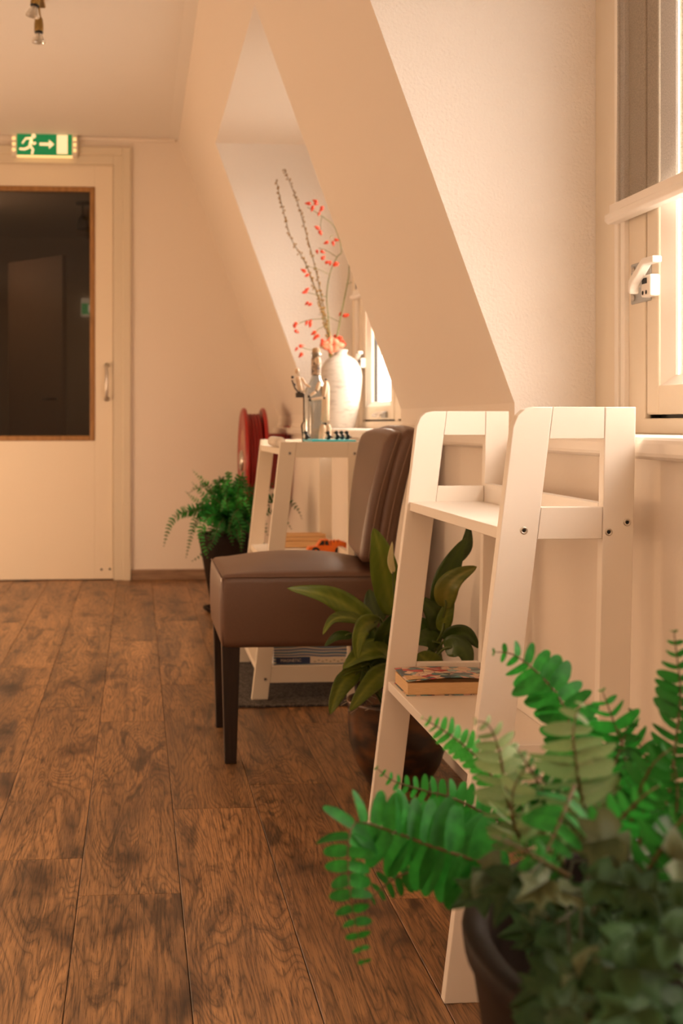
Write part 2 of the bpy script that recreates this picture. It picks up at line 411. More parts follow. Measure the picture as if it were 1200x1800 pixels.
# hall furniture: a door standing ajar, a ceiling spot, a small exit sign
hd = holder('door_2')
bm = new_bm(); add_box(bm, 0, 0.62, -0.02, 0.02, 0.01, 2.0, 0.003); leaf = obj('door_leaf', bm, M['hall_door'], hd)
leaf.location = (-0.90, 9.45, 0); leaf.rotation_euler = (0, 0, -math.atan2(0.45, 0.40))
bm = new_bm(); add_tube(bm, [(0.56, -0.02, 1.02), (0.56, -0.06, 1.02), (0.46, -0.06, 1.02)], 0.009, 8); obj('lever', bm, M['dark_metal'], leaf)
bm = new_bm(); add_lathe(bm, [(0.05, 2.38), (0.05, 2.4)], 16, (-0.375, 9.2, 0)); add_tube(bm, [(-0.375, 9.2, 2.38), (-0.375, 9.2, 2.30)], 0.008, 8)
add_lathe(bm, [(0.012, 2.31), (0.035, 2.28), (0.045, 2.21), (0.04, 2.205)], 16, (-0.375, 9.2, 0))
tag(obj('hall_spot', bm, M['dark_metal']), 'dark ceiling spot in the dim hall behind the glazed door', 'ceiling light')
hs = thing('hall_exit_sign', 'tiny lit green exit sign far down the dim hall behind the glass', 'sign', (-0.405, 10.97, 1.82))
bm = new_bm(); add_box(bm, -.055, .055, -.03, .03, -.075, .075, 0.004); obj('housing', bm, mat('sign_shade', (.6, .55, .45), .5, emit=(1, .85, .6), estr=.25), hs)
bm = new_bm(); add_box(bm, -.05, .05, -.033, -.0302, -.06, .03); obj('green_face', bm, mat('dim_green', (.02, .2, .06), .5, emit=(.03, .35, .10), estr=.5), hs)
bm = new_bm(); add_box(bm, .005, .03, -.036, -.0332, -.045, .02); obj('pictogram', bm, mat('dim_pale', (.8, .8, .7), .5, emit=(.9, .8, .6), estr=.5), hs)

# windows -------------------------------------------------------------
def window(idx, ytop, ylow, sashes):
    """ytop: y of the dormer cheek at the far side; the window runs towards smaller y"""
    o = ytop - 2.64
    w = holder('window_%d' % idx)
    Y = lambda a: a + o
    zb, zt = 0.831, 2.075
    bm = new_bm()
    add_box(bm, XW, XW + .06, Y(2.50), Y(2.64), zb, zt, 0.003); add_box(bm, XW, XW + .06, Y(ylow), Y(ylow + .14), zb, zt, 0.003)
    obj('side_board', bm, M['cream'], w)
    bm = new_bm()
    add_box(bm, XW + .001, XW + .08, Y(2.377), Y(2.502), zb, zt, 0.003); add_box(bm, XW + .006, XW + .08, Y(ylow + .138), Y(ylow + .306), zb, zt, 0.003)
    add_box(bm, XW - .004, XW + .08, Y(ylow + .306), Y(2.377), zb, 0.860, 0.003); add_box(bm, XW + .006, XW + .08, Y(ylow + .306), Y(2.377), 1.985, zt, 0.003)
    for q0, q1 in zip(sashes[1:], sashes[:-1]): add_box(bm, XW + .006, XW + .08, Y(q0[1] + .004), Y(q1[0] - .004), 0.858, 1.99, 0.003)
    obj('window_frame', bm, M['cream'], w)
    bm = new_bm(); add_box(bm, XW + .03, XW + .078, Y(ylow + .31), Y(2.372), 0.860, 0.868); add_box(bm, XW + .012, XW + .078, Y(2.3715), Y(2.3775), 0.86, 1.985); obj('rebate_seal', bm, M['black'], w)
    for a, b in sashes:
        bm = new_bm(); x0, x1 = XW + .002, XW + .066; z0, z1 = 0.867, 1.98; s = .057
        add_box(bm, x0, x1, Y(b - s), Y(b), z0, z1, 0.004); add_box(bm, x0, x1, Y(a), Y(a + s), z0, z1, 0.004)
        add_box(bm, x0, x1, Y(a + s), Y(b - s), z0, z0 + .053, 0.002); add_box(bm, x0, x1, Y(a + s), Y(b - s), z1 - .053, z1, 0.002)
        sash = obj('sash', bm, M['cream'], w)
        bm = new_bm(); ya, yb, za, zc, q = a + s, b - s, z0 + .053, z1 - .053, .018
        add_prism(bm, [(x0 + .004, Y(yb)), (x0 + .022, Y(yb)), (x0 + .022, Y(yb - q * 1.9)), (x0 + .018, Y(yb - q * 1.9))], za, zc, 'z')
        add_prism(bm, [(x0 + .004, Y(ya)), (x0 + .022, Y(ya)), (x0 + .022, Y(ya + q)), (x0 + .018, Y(ya + q))], za, zc, 'z')
        add_prism(bm, [(x0 + .004, za), (x0 + .022, za), (x0 + .022, za + q), (x0 + .018, za + q)], Y(ya), Y(yb), 'y')
        add_prism(bm, [(x0 + .004, zc), (x0 + .022, zc), (x0 + .022, zc - q), (x0 + .018, zc - q)], Y(ya), Y(yb), 'y')
        obj('glazing_bead', bm, M['white'], sash)
        bm = new_bm(); xg = x0 + .023
        for (p0, p1, r0, r1) in ((yb - .052, yb - .03, za, zc), (ya + .01, ya + .03, za, zc)): add_box(bm, xg + .004, xg + .018, Y(p0), Y(p1), r0, r1)
        add_box(bm, xg + .004, xg + .018, Y(ya), Y(yb), za + .004, za + .019); add_box(bm, xg + .004, xg + .018, Y(ya), Y(yb), zc - .019, zc - .004)
        sp = obj('spacer_bar', bm, M['spacer'], sash)
        bm = new_bm(); add_box(bm, xg + .0035, xg + .0185, Y(yb - .055), Y(yb - .0525), za, zc); obj('gasket', bm, M['black'], sash)
        bm = new_bm(); add_box(bm, xg, xg + .003, Y(ya), Y(yb), za, zc); add_box(bm, xg + .019, xg + .022, Y(ya), Y(yb), za, zc)
        obj('glass_pane', bm, M['clear'], sash)
    # latch: plate on the frame, lever, catch on the sash
    lt = bpy.data.objects.new('window_latch', None); C.objects.link(lt); lt.parent = w
    bm = new_bm(); add_box(bm, XW - .001, XW + .008, Y(2.346), Y(2.442), 1.078, 1.155, 0.002); obj('plate', bm, M['zinc'], lt)
    bm = new_bm()
    for yy, zz in ((2.427, 1.143), (2.427, 1.090)):
        add_lathe(bm, [(.0062, .001), (.0062, -.003), (.0035, -.003), (.0035, -.0015), (0, -.0015)], 12, (XW - .001, Y(yy), zz), 'x')
    obj('screw', bm, M['steel'], lt)
    bm = new_bm(); add_box(bm, XW - .020, XW, Y(2.300), Y(2.345), 1.082, 1.122, 0.004)
    obj('catch', bm, M['lacquer'], lt)
    bm = new_bm(); add_lathe(bm, [(.004, 0), (.004, -.0008)], 8, (XW - .020, Y(2.334), 1.090), 'x'); add_lathe(bm, [(.004, 0), (.004, -.0008)], 8, (XW - .020, Y(2.318), 1.090), 'x'); add_box(bm, XW - .0215, XW - .0195, Y(2.315), Y(2.335), 1.106, 1.116)
    obj('catch_hole', bm, M['black'], lt)
    bm = new_bm()
    prof = [(2.356, 1.091), (2.347, 1.089), (2.346, 1.100), (2.340, 1.106), (2.287, 1.136), (2.240, 1.135), (2.240, 1.147), (2.292, 1.148), (2.356, 1.115)]
    prof = [(Y(a), z) for a, z in prof]
    add_prism(bm, prof, XW - .040, XW - .022, 'x', 0.003)
    add_tube(bm, [(XW, Y(2.352), 1.112), (XW - .030, Y(2.352), 1.112)], 0.010, 12)
    obj('lever', bm, M['lacquer'], lt)
    # stay on the bottom rail
    st = bpy.data.objects.new('window_stay', None); C.objects.link(st); st.parent = w
    bm = new_bm(); add_box(bm, XW - .012, XW + .0, Y(1.83), Y(1.895), 0.872, 0.896, 0.003); obj('stay_base', bm, M['zinc'], st)
    bm = new_bm(); add_tube(bm, [(XW - .012, Y(1.895), .884), (XW - .020, Y(1.95), .878), (XW - .020, Y(2.035), .880), (XW - .016, Y(2.05), .886), (XW - .016, Y(1.96), .890), (XW - .012, Y(1.86), .893)], 0.0045, 8); obj('stay_arm', bm, M['steel'], st)
    return w
M['lacquer'] = mat('lacquered_metal', (0.80, 0.75, 0.69), 0.28)
def spacer():
    m = mat('spacer_dots', (0.8, 0.76, 0.7), 0.4, 0.3); nt = m.node_tree; p = nt.nodes['Principled BSDF']
    tc = node(nt, 'ShaderNodeTexCoord'); v = node(nt, 'ShaderNodeTexVoronoi'); v.inputs['Scale'].default_value = 260; v.inputs['Randomness'].default_value = 0.0
    r = node(nt, 'ShaderNodeValToRGB'); r.color_ramp.elements[0].position = 0.2; r.color_ramp.elements[1].position = 0.32
    r.color_ramp.elements[0].color = (0.35, 0.32, 0.29, 1); r.color_ramp.elements[1].color = (0.8, 0.76, 0.7, 1)
    nt.links.new(tc.outputs['Object'], v.inputs['Vector']); nt.links.new(v.outputs['Distance'], r.inputs['Fac']); nt.links.new(r.outputs['Color'], p.inputs['Base Color'])
    return m
M['spacer'] = spacer()
window(1, 5.70, .74, ((1.724, 2.372), (1.05, 1.656)))
window(2, 2.64, -.10, ((1.616, 2.372), (.912, 1.552), (.21, .848)))

# insect screen in the near dormer: guide rails, bottom bar, grey mesh
def rel(bm, o):
    for v in bm.verts: v.co -= o
    return bm
def window_screen(lbl, o, dz, yl):
    oz = Vector((0.935, 1.69 + o, 1.26 + dz))
    sc = thing('window_screen', lbl, 'screen', oz)
    for a, b in ((2.456, 2.500), (yl, yl + .044)):
        a += o; b += o
        bm = new_bm(); z0, z1 = .831, 2.07
        add_box(bm, .933, .952, a + .026, b, z0, z1, .002); add_box(bm, .936, .952, a, a + .020, z0, z1, .002); add_box(bm, .940, .952, a + .002, b - .002, z0, z1)
        obj('guide_rail', rel(bm, oz), M['white'], sc)
    bm = new_bm(); add_prism(bm, [(x, z + dz) for x, z in ((.912, 1.246), (.918, 1.240), (.938, 1.240), (.938, 1.262), (.930, 1.278), (.922, 1.278), (.922, 1.262), (.912, 1.258))], yl + .003 + o, 2.497 + o, 'y', .0015)
    obj('bottom_bar', rel(bm, oz), M['white'], sc)
    bm = new_bm()
    g = bmesh.ops.create_grid(bm, x_segments=40, y_segments=30, size=1); zl = 1.27 + dz
    for v in g['verts']:
        yy = (yl + 2.482) / 2 + v.co.x * (2.476 - yl) / 2; zz = (zl + 2.07) / 2 + v.co.y * (2.07 - zl) / 2
        v.co = Vector((.930 + .0014 * math.sin(yy * 21) * math.sin(zz * 9), yy + o, zz))
    obj('mesh_fabric', rel(bm, oz), M['screen'], sc, smooth=True)
window_screen('grey mesh insect screen half lowered with a white bottom bar before the near window', 0, 0, .042)
window_screen('grey mesh screen with white guide rail, added on the far window to cut its light', 3.06, .14, .882)  # added to even out daylight between the dormers, its bar behind the slope

# exit sign above the door ---------------------------------------------
es = thing('exit_sign', 'lit green exit sign with running figure and arrow above the glazed door', 'sign', (-0.493, 7.125, 2.350))
glow = mat('warm_diffuser', (.8, .7, .5), .5, emit=(1.0, .62, .22), estr=1.0)
grn = mat('sign_green', (.0, .14, .05), .4, emit=(.0, .16, .045), estr=.9)
pale = mat('sign_pale', (.9, .8, .6), .4, emit=(1.0, .70, .36), estr=.75)
bm = new_bm(); add_box(bm, -.152, .152, -.034, .014, -.062, .062, .005); obj('diffuser', bm, glow, es)
for s in (-1, 1):
    bm = new_bm(); add_box(bm, s * .162 - .014, s * .162 + .014, -.040, .014, -.064, .064, .004)
    e = obj('end_cap', bm, M['oldwhite'], es)
    bm = new_bm()
    for z in (-.03, .0, .03): add_box(bm, s * .162 - .008, s * .162 + .008, -.043, -.0395, z - .008, z + .008, .002)
    obj('clip', bm, glow, e)
bm = new_bm(); add_box(bm, -.147, .147, -.0385, -.0335, -.0575, .0575, .001); face = obj('green_face', bm, grn, es)
def flat(bm, pts, fig=True): add_prism(bm, [((-.087 + (x + .08) * .90) if fig else x, z * 1.12) for x, z in pts], -.0412, -.0387, 'y')
bm = new_bm()   # door symbol
add_box(bm, .066, .124, -.0412, -.0387, -.050, .052, .0006); obj('door_symbol', bm, pale, face)
bm = new_bm(); flat(bm, [(-.026, -.006), (.024, -.006), (.024, -.021), (.052, .001), (.024, .023), (.024, .008), (-.026, .008)], False); obj('arrow_symbol', bm, pale, face)
bm = new_bm()   # running figure
add_lathe(bm, [(.0125, -.0412), (.0125, -.0387)], 14, (-.057, 0, .044), 'y')
flat(bm, [(-.066, .034), (-.052, .030), (-.060, -.008), (-.080, -.012)])
flat(bm, [(-.064, .034), (-.066, .024), (-.092, .022), (-.112, .000), (-.118, .006), (-.096, .032)])
flat(bm, [(-.058, .022), (-.050, .008), (-.038, .012), (-.030, .004), (-.046, -.004), (-.062, .008)])
flat(bm, [(-.080, -.010), (-.070, -.020), (-.098, -.030), (-.132, -.028), (-.132, -.018), (-.100, -.018)])
flat(bm, [(-.074, -.012), (-.060, -.006), (-.044, -.024), (-.050, -.048), (-.064, -.048), (-.058, -.026)])
obj('running_figure', bm, pale, face)

# ceiling spots -----------------------------------------------------------
rail = thing('ceiling_spot_bar', 'brass ceiling spot bar with two glass reflector lamps', 'ceiling light', (-0.345, 4.45, 2.39))
bm = new_bm(); add_box(bm, -.012, .012, -.40, .40, -.014, .0, .004); add_lathe(bm, [(.055, -.005), (.06, .015)], 24); obj('rail', bm, M['brass'], rail)
for (dx, y, tilt) in ((.020, -.09, R(12)), (-.002, .25, R(0))):
    h = Matrix.Translation((dx, y, 0))
    def put(bm, r=Matrix.Rotation(tilt, 4, 'Y'), z=-.114 if tilt else -.10):
        bm.transform(h @ Matrix.Translation((0, 0, z)) @ r); return bm
    bm = new_bm(); add_tube(bm, [(dx, y, -.01), (dx, y, -.07), (dx + .004, y - .004, -.098)], .0055, 8); arm = obj('arm', bm, M['brass'], rail)
    bm = new_bm(); add_lathe(bm, [(0, .012), (.009, .010), (.014, .0), (.0165, -.02), (.0165, -.040), (.0145, -.044), (0, -.044)], 20)
    hd_ = obj('lamp_holder', put(bm), M['brass'], rail)
    bm = new_bm(); add_lathe(bm, [(.0155, -.044), (.0155, -.049), (0, -.049)], 16); obj('collar', put(bm), M['black'], hd_)
    bm = new_bm(); add_lathe(bm, [(.009, -.048), (.012, -.054), (.019, -.068), (.0235, -.079), (.0235, -.083), (.020, -.083), (.016, -.070), (.008, -.056)], 24)
    bl = obj('bulb', put(bm), M['bulb'], rail)
    bm = new_bm(); add_lathe(bm, [(.004, -.052), (.006, -.062), (.003, -.070), (0, -.071)], 12); obj('burner', put(bm), M['steel'], bl)

# ------------------------------------------------------------------ white plant-ladder shelves
def shelf(name, label, Y0, Y1, fo, so, fw, ro, rs, rw, ztop, rails, boards, screws, top_round=True, ft=.021, m=None, loc=None, zb=0.0):
    """fo+so*z: outer edge of the front leg; ro+rs*z: outer edge of the rear leg"""
    m = m or M['white']
    t = thing(name, label, 'shelf', loc)
    o = Vector(loc)
    for ya in (Y0, Y1):
        yb = ya + ft
        fx = lambda z: fo + so * z
        rx = lambda z: ro + rs * z
        pts = [(fx(zb), zb), (fx(zb) + fw, zb), (fx(ztop) + fw, ztop)]
        if top_round:
            r = .030
            pts += [(fx(ztop) + r * .9, ztop), (fx(ztop) + r * .45, ztop - r * .12), (fx(ztop) + r * .12, ztop - r * .42), (fx(ztop - r), ztop - r)]
        else: pts += [(fx(ztop), ztop)]
        bm = new_bm(); add_prism(bm, pts, ya, yb, 'y', .0015); obj('leg', rel(bm, o), m, t)
        bm = new_bm(); add_prism(bm, [(rx(zb) - rw, zb), (rx(zb), zb), (rx(ztop), ztop), (rx(ztop) - rw, ztop)], ya, yb, 'y', .0015); obj('leg', rel(bm, o), m, t)
        for z0, z1 in rails:
            bm = new_bm(); add_prism(bm, [(fx(z0) + fw + .0006, z0), (rx(z0) - rw - .0006, z0), (rx(z1) - rw - .0006, z1), (fx(z1) + fw + .0006, z1)], ya + .0005, yb - .0005, 'y', .0008); obj('rail', rel(bm, o), m, t)
    for z, th, back in boards:
        bm = new_bm(); xa = fo + so * z + .004
        add_box(bm, xa, ro + rs * z - rw - .001, Y0 + ft, Y1, z - th, z, .0012); obj('shelf_board', rel(bm, o), m, t)
        if back:
            bm = new_bm(); add_box(bm, ro + rs * z - rw, ro + rs * z - rw + .016, Y0 + ft, Y1, z - .012, z + back, .0012); obj('back_strip', rel(bm, o), m, t)
    for x, z in screws:
        bm = new_bm(); add_lathe(bm, [(.0058, .0005), (.0058, -.0006), (.0052, -.0012), (.003, -.0012), (.0028, .0)], 14, (x, Y0, z), 'y'); s_ = obj('screw', rel(bm, o), M['steel'], t)
        bm = new_bm(); add_lathe(bm, [(.0028, -.0002), (.0028, -.0008)], 6, (x, Y0, z), 'y'); obj('socket', rel(bm, o), M['dark_metal'], s_)
    return t
near = shelf('ladder_shelf', 'white wooden ladder shelf with square side openings, paperback on its lower board', 1.887, 2.55,
             .4486, .122, .0565, .719, .0215, .047, .875, [(.828, .875), (.680, .727), (.330, .377)],
             [(.696, .018, .036), (.342, .018, .036)], [(.568, .693), (.696, .690), (.724, .704), (.522, .343), (.688, .340)], loc=(.6, 2.22, 0))
far = shelf('ladder_shelf', 'cream wooden ladder shelf on the grey mat behind the leather chair, bottle on top', 3.97, 4.60,
            .348, .112, .050, .690, 0, .045, .795, [(.747, .795), (.060, .110)],
            [(.775, .020, 0), (.426, .018, .03), (.108, .018, .03)], [(.466, .760), (.666, .759), (.391, .071), (.668, .075)], top_round=False, m=M['oldwhite'], loc=(.55, 4.29, 0), zb=.009)

# ------------------------------------------------------------------ leather chair
def soft_box(bm, x0, x1, y0, y1, z0, z1, r, n=14, fn=None, mi=0):
    grid = {}; N = n + 1; fcs = []
    def gv(i, j, k):
        if (i, j, k) not in grid: grid[(i, j, k)] = bm.verts.new((2 * i / N - 1, 2 * j / N - 1, 2 * k / N - 1))
        return grid[(i, j, k)]
    for e in (0, N):
        for i in range(N):
            for j in range(N):
                for mk in (lambda a, b: gv(e, a, b), lambda a, b: gv(a, e, b), lambda a, b: gv(a, b, e)):
                    fcs.append(bm.faces.new((mk(i, j), mk(i + 1, j), mk(i + 1, j + 1), mk(i, j + 1))))
    vs = list(grid.values())
    hx, hy, hz = (x1 - x0) / 2, (y1 - y0) / 2, (z1 - z0) / 2; c = Vector(((x0 + x1) / 2, (y0 + y1) / 2, (z0 + z1) / 2))
    def spread(t, h):      # put more rows near the rounded edges
        a = abs(t); k = 1 - r / h
        a = a / .6 * k if a < .6 else k + (a - .6) / .4 * (1 - k)
        return math.copysign(a * h, t)
    for v in vs:
        p = Vector((spread(v.co.x, hx), spread(v.co.y, hy), spread(v.co.z, hz)))
        q = Vector((max(-hx + r, min(hx - r, p.x)), max(-hy + r, min(hy - r, p.y)), max(-hz + r, min(hz - r, p.z))))
        d = p - q
        if d.length > 1e-9: p = q + d.normalized() * r
        if fn: p = fn(p, hx, hy, hz)
        v.co = c + p
    for f in fcs: f.smooth = True; f.material_index = mi
    bmesh.ops.recalc_face_normals(bm, faces=fcs)
M['leather'] = mottled('brown_leather', (0.120, 0.062, 0.040), (0.128, 0.067, 0.043), 220, 0.36, bump=0.10, bdist=0.0004, spec=0.5)
M['stitch'] = mat('seam_thread', (0.22, 0.13, 0.085), 0.5)
M['darkwood'] = mottled('wenge_wood', (0.010, 0.006, 0.005), (0.022, 0.012, 0.009), 40, 0.35, stretch=(4, 4, .4))
ch = thing('leather_chair', 'brown leather dining chair with thick padded seat and dark legs, beside the peace lily', 'chair', (.42, 3.475, 0))
co_ = Vector((.42, 3.475, 0))
def crown(p, hx, hy, hz):
    u, v = p.x / hx, p.y / hy
    k = (1 - min(1, abs(u)) ** 2.4) * (1 - min(1, abs(v)) ** 2.4)
    if p.z > 0: p.z += .034 * k * (p.z / hz)
    side = 1 - (p.z / hz) ** 2
    p.x += math.copysign(.004 * side, p.x) * (abs(u) > .8); p.y += math.copysign(.004 * side, p.y) * (abs(v) > .8)
    return p
bm = new_bm(); soft_box(bm, .210, .640, 3.248, 3.702, .290, .474, .018, 18, crown); seat = obj('seat', rel(bm, co_), M['leather'], ch)
bm = new_bm(); zs = .468
add_tube(bm, [(.216, 3.249, zs), (.4, 3.2455, zs), (.62, 3.249, zs)], .0016, 6); add_tube(bm, [(.2105, 3.26, zs), (.2085, 3.47, zs), (.2105, 3.69, zs)], .0016, 6)
add_tube(bm, [(.214, 3.251, .470), (.2135, 3.2505, .38), (.2135, 3.251, .296)], .0014, 6)
obj('seam', rel(bm, co_), M['leather'], seat)
# backrest: a front cushion and a thicker rear shell, both leaning back
def lean(p, hx, hy, hz):
    t = (p.z + hz) / (2 * hz)
    p.x += .058 * t - .010 * math.sin(t * math.pi) + .022 * (p.y / hy) * (1 - t) * 0.9
    if p.z > hz * .8: p.z -= .012 * (abs(p.y) / hy) ** 3
    return p
bm = new_bm(); soft_box(bm, .578, .626, 3.262, 3.688, .498, .838, .020, 16, lean); bk = obj('backrest', rel(bm, co_), M['leather'], ch)
bm = new_bm(); soft_box(bm, .612, .664, 3.256, 3.694, .480, .846, .020, 16, lean); obj('backrest_shell', rel(bm, co_), M['leather'], ch)
def seamline(xb, y, z0, z1, n=9):
    pts = []
    for i in range(n):
        t = i / (n - 1); pts.append((xb + .058 * t - .010 * math.sin(t * math.pi) - .022 * (1 - t) * .9, y, z0 + (z1 - z0) * t))
    return pts
bm = new_bm(); add_tube(bm, seamline(.640, 3.2545, .50, .83), .0017, 6); add_tube(bm, seamline(.602, 3.2610, .51, .825), .0017, 6); obj('seam', rel(bm, co_), M['stitch'], bk)
bm = new_bm()
for y in (3.34, 3.655):
    bm = new_bm(); add_box(bm, .615, .640, y - .02, y + .02, .40, .56, .003); obj('back_post', rel(bm, co_), M['darkwood'], ch)
for (xa, xb, xc, xd, ya, yb) in ((.212, .258, .220, .249, 3.258, 3.302), (.214, .260, .222, .249, 3.652, 3.696), (.598, .640, .628, .658, 3.262, 3.304), (.598, .640, .628, .658, 3.648, 3.692)):
    bm = new_bm()
    top = [bm.verts.new(v) for v in ((xa, ya, .30), (xb, ya, .30), (xb, yb, .30), (xa, yb, .30))]
    q = .006
    bot = [bm.verts.new(v) for v in ((xc, ya + q * .3, 0), (xd, ya + q * .3, 0), (xd, yb - q, 0), (xc, yb - q, 0))]
    bm.faces.new(top); bm.faces.new(bot[::-1])
    for i in range(4): bm.faces.new((top[i], bot[i], bot[(i + 1) % 4], top[(i + 1) % 4]))
    bmesh.ops.recalc_face_normals(bm, faces=bm.faces)
    bmesh.ops.bevel(bm, geom=list(bm.edges), offset=.002, segments=1, affect='EDGES')
    obj('leg', rel(bm, co_), M['darkwood'], ch)

# ------------------------------------------------------------------ mat, hose reel
def speckle(name, cols, scale, rough=.9):
    m = mat(name, cols[0], rough); nt = m.node_tree; p = nt.nodes['Principled BSDF']
    tc = node(nt, 'ShaderNodeTexCoord'); v = node(nt, 'ShaderNodeTexVoronoi'); v.inputs['Scale'].default_value = scale
    r = node(nt, 'ShaderNodeValToRGB'); r.color_ramp.interpolation = 'CONSTANT'
    while len(r.color_ramp.elements) < len(cols): r.color_ramp.elements.new(.5)
    for i, c in enumerate(cols): r.color_ramp.elements[i].position = i / len(cols); r.color_ramp.elements[i].color = (*c, 1)
    sep = node(nt, 'ShaderNodeSeparateColor')
    nt.links.new(tc.outputs['Object'], v.inputs['Vector']); nt.links.new(v.outputs['Color'], sep.inputs[0]); nt.links.new(sep.outputs[0], r.inputs['Fac']); nt.links.new(r.outputs['Color'], p.inputs['Base Color'])
    b = node(nt, 'ShaderNodeBump'); b.inputs['Strength'].default_value = .6; b.inputs['Distance'].default_value = .003
    nt.links.new(v.outputs['Distance'], b.inputs['Height']); nt.links.new(b.outputs['Normal'], p.inputs['Normal'])
    return m
M['mat'] = speckle('speckled_mat', [(.035, .030, .028), (.075, .065, .058), (.13, .11, .098), (.05, .042, .04)], 170)
bm = new_bm(); add_box(bm, .300, .772, 3.900, 5.05, 0.0003, .008, .003)
rug = obj('floor_mat', rel(bm, Vector((.536, 4.475, 0))), M['mat']); rug.location = (.536, 4.475, 0)
tag(rug, 'dark grey speckled mat on the plank floor under the cream ladder shelf', 'mat')

M['red'] = mat('red_enamel', (.36, .016, .014), .32)
M['palered'] = mat('faded_red_disc', (.52, .24, .16), .45)
M['hose'] = mat('red_hose', (.26, .010, .008), .5)
hr = thing('fire_hose_reel', 'red fire hose reel fixed to the wall behind the far fern', 'hose reel', (.772, 6.66, .66))
for x, mt in ((-.232, 'palered'), (-.135, 'red')):
    bm = new_bm(); prof = [(.060, x + .002), (.10, x - .004), (.225, x), (.248, x + .004), (.262, x), (.266, x + .006), (.262, x + .012), (.225, x + .008), (.10, x + .006), (.060, x + .010)]
    add_lathe(bm, prof, 56, (0, 0, 0), 'x'); fl = obj('flange', bm, M[mt], hr)
    bm = new_bm(); add_lathe(bm, [(.250, x - .002), (.262, x - .006), (.270, x), (.272, x + .006), (.268, x + .014), (.258, x + .016), (.250, x + .010)], 56, (0, 0, 0), 'x'); obj('rim', bm, M['red'], fl)
    if x < -.2:
        bm = new_bm(); add_lathe(bm, [(.055, x + .008), (.055, x - .010), (.04, x - .018), (0, x - .018)], 28, (0, 0, 0), 'x'); obj('hub', bm, M['steel'], fl)
        bm = new_bm()
        for k in range(7):
            q = R(200 + k * 9); add_box(bm, x - .0065, x - .002, .16 * math.cos(q) - .006, .16 * math.cos(q) + .006, .16 * math.sin(q) - .012, .16 * math.sin(q) + .012)
        obj('instruction_plate', bm, M['zinc'], fl)
bm = new_bm()
for layer, rr in enumerate((.232, .212, .192)):
    path = []
    nt_ = 4
    for i in range(nt_ * 40 + 1):
        q = i / 40 * 2 * math.pi; path.append((-.214 + .020 * i / 40 * (.88), rr * math.cos(q), rr * math.sin(q)))
    add_tube(bm, path, .0105, 8)
obj('hose', bm, M['hose'], hr)
bm = new_bm(); add_lathe(bm, [(.18, -.225), (.18, -.128)], 40, (0, 0, 0), 'x'); obj('drum', bm, M['red'], hr)
bm = new_bm(); add_box(bm, -.128, -.0, -.05, .05, -.14, .14, .006); add_box(bm, -.012, 0, -.09, .09, -.18, .18, .004); obj('wall_bracket', bm, M['red'], hr)

# ------------------------------------------------------------------ book on the near shelf
M['pages'] = mottled('old_pages', (.62, .40, .20), (.74, .50, .27), 30, .8, stretch=(2, 2, 90), bump=.5, bdist=.0006)
def comic():
    m = mat('comic_cover', (.7, .5, .4), .35); nt = m.node_tree; p = nt.nodes['Principled BSDF']
    tc = node(nt, 'ShaderNodeTexCoord'); nz = node(nt, 'ShaderNodeTexNoise'); nz.inputs['Scale'].default_value = 22; nz.inputs['Detail'].default_value = 2
    mx = node(nt, 'ShaderNodeMix', data_type='VECTOR'); mx.inputs['Factor'].default_value = .03
    v = node(nt, 'ShaderNodeTexVoronoi'); v.inputs['Scale'].default_value = 62; v.voronoi_dimensions = '2D'
    r = node(nt, 'ShaderNodeValToRGB'); r.color_ramp.interpolation = 'CONSTANT'
    cols = [(.78, .52, .36), (.10, .26, .30), (.82, .62, .48), (.55, .06, .07), (.80, .55, .42), (.05, .10, .14), (.85, .66, .40), (.30, .45, .44), (.80, .48, .42)]
    while len(r.color_ramp.elements) < len(cols): r.color_ramp.elements.new(.5)
    for i, c in enumerate(cols): r.color_ramp.elements[i].position = i / len(cols); r.color_ramp.elements[i].color = (*c, 1)
    sep = node(nt, 'ShaderNodeSeparateColor'); L = nt.links.new
    L(tc.outputs['Object'], mx.inputs['A']); L(tc.outputs['Object'], nz.inputs['Vector']); L(nz.outputs['Color'], mx.inputs['B']); L(mx.outputs['Result'], v.inputs['Vector'])
    L(v.outputs['Color'], sep.inputs[0]); L(sep.outputs[0], r.inputs['Fac'])
    ve = node(nt, 'ShaderNodeTexVoronoi'); ve.feature = 'DISTANCE_TO_EDGE'; ve.inputs['Scale'].default_value = 62; ve.voronoi_dimensions = '2D'; L(mx.outputs['Result'], ve.inputs['Vector'])
    lt = node(nt, 'ShaderNodeMath', operation='LESS_THAN'); lt.inputs[1].default_value = .035; L(ve.outputs['Distance'], lt.inputs[0])
    m2 = node(nt, 'ShaderNodeMix', data_type='RGBA'); L(lt.outputs[0], m2.inputs['Factor']); L(r.outputs['Color'], m2.inputs['A']); m2.inputs['B'].default_value = (.03, .035, .04, 1)
    L(m2.outputs['Result'], p.inputs['Base Color']); return m
M['comic'] = comic()
bk_o = Vector((.58, 2.445, .3425))
book = thing('paperback_book', 'worn paperback with colourful comic cover lying on the lower board of the near ladder shelf', 'book', bk_o)
bm = new_bm(); add_box(bm, -.076, .092, -.036, .082, .0012, .0235, .001); obj('pages', bm, M['pages'], book)
bm = new_bm()
for i in range(5):   # a few lifted sheets
    g = bmesh.ops.create_grid(bm, x_segments=12, y_segments=3, size=1)
    for v in g['verts']:
        u, w_ = v.co.x, v.co.y
        v.co = Vector((.008 + u * .082, .02 + w_ * .054, .0238 + .0009 * i + .0026 * (1 + i * .12) * max(0, math.cos((u + .62) * 1.9)) ** 2 * (1 - w_) * .5))
obj('loose_sheet', bm, M['pages'], book, smooth=True)
bm = new_bm(); g = bmesh.ops.create_grid(bm, x_segments=24, y_segments=10, size=1)
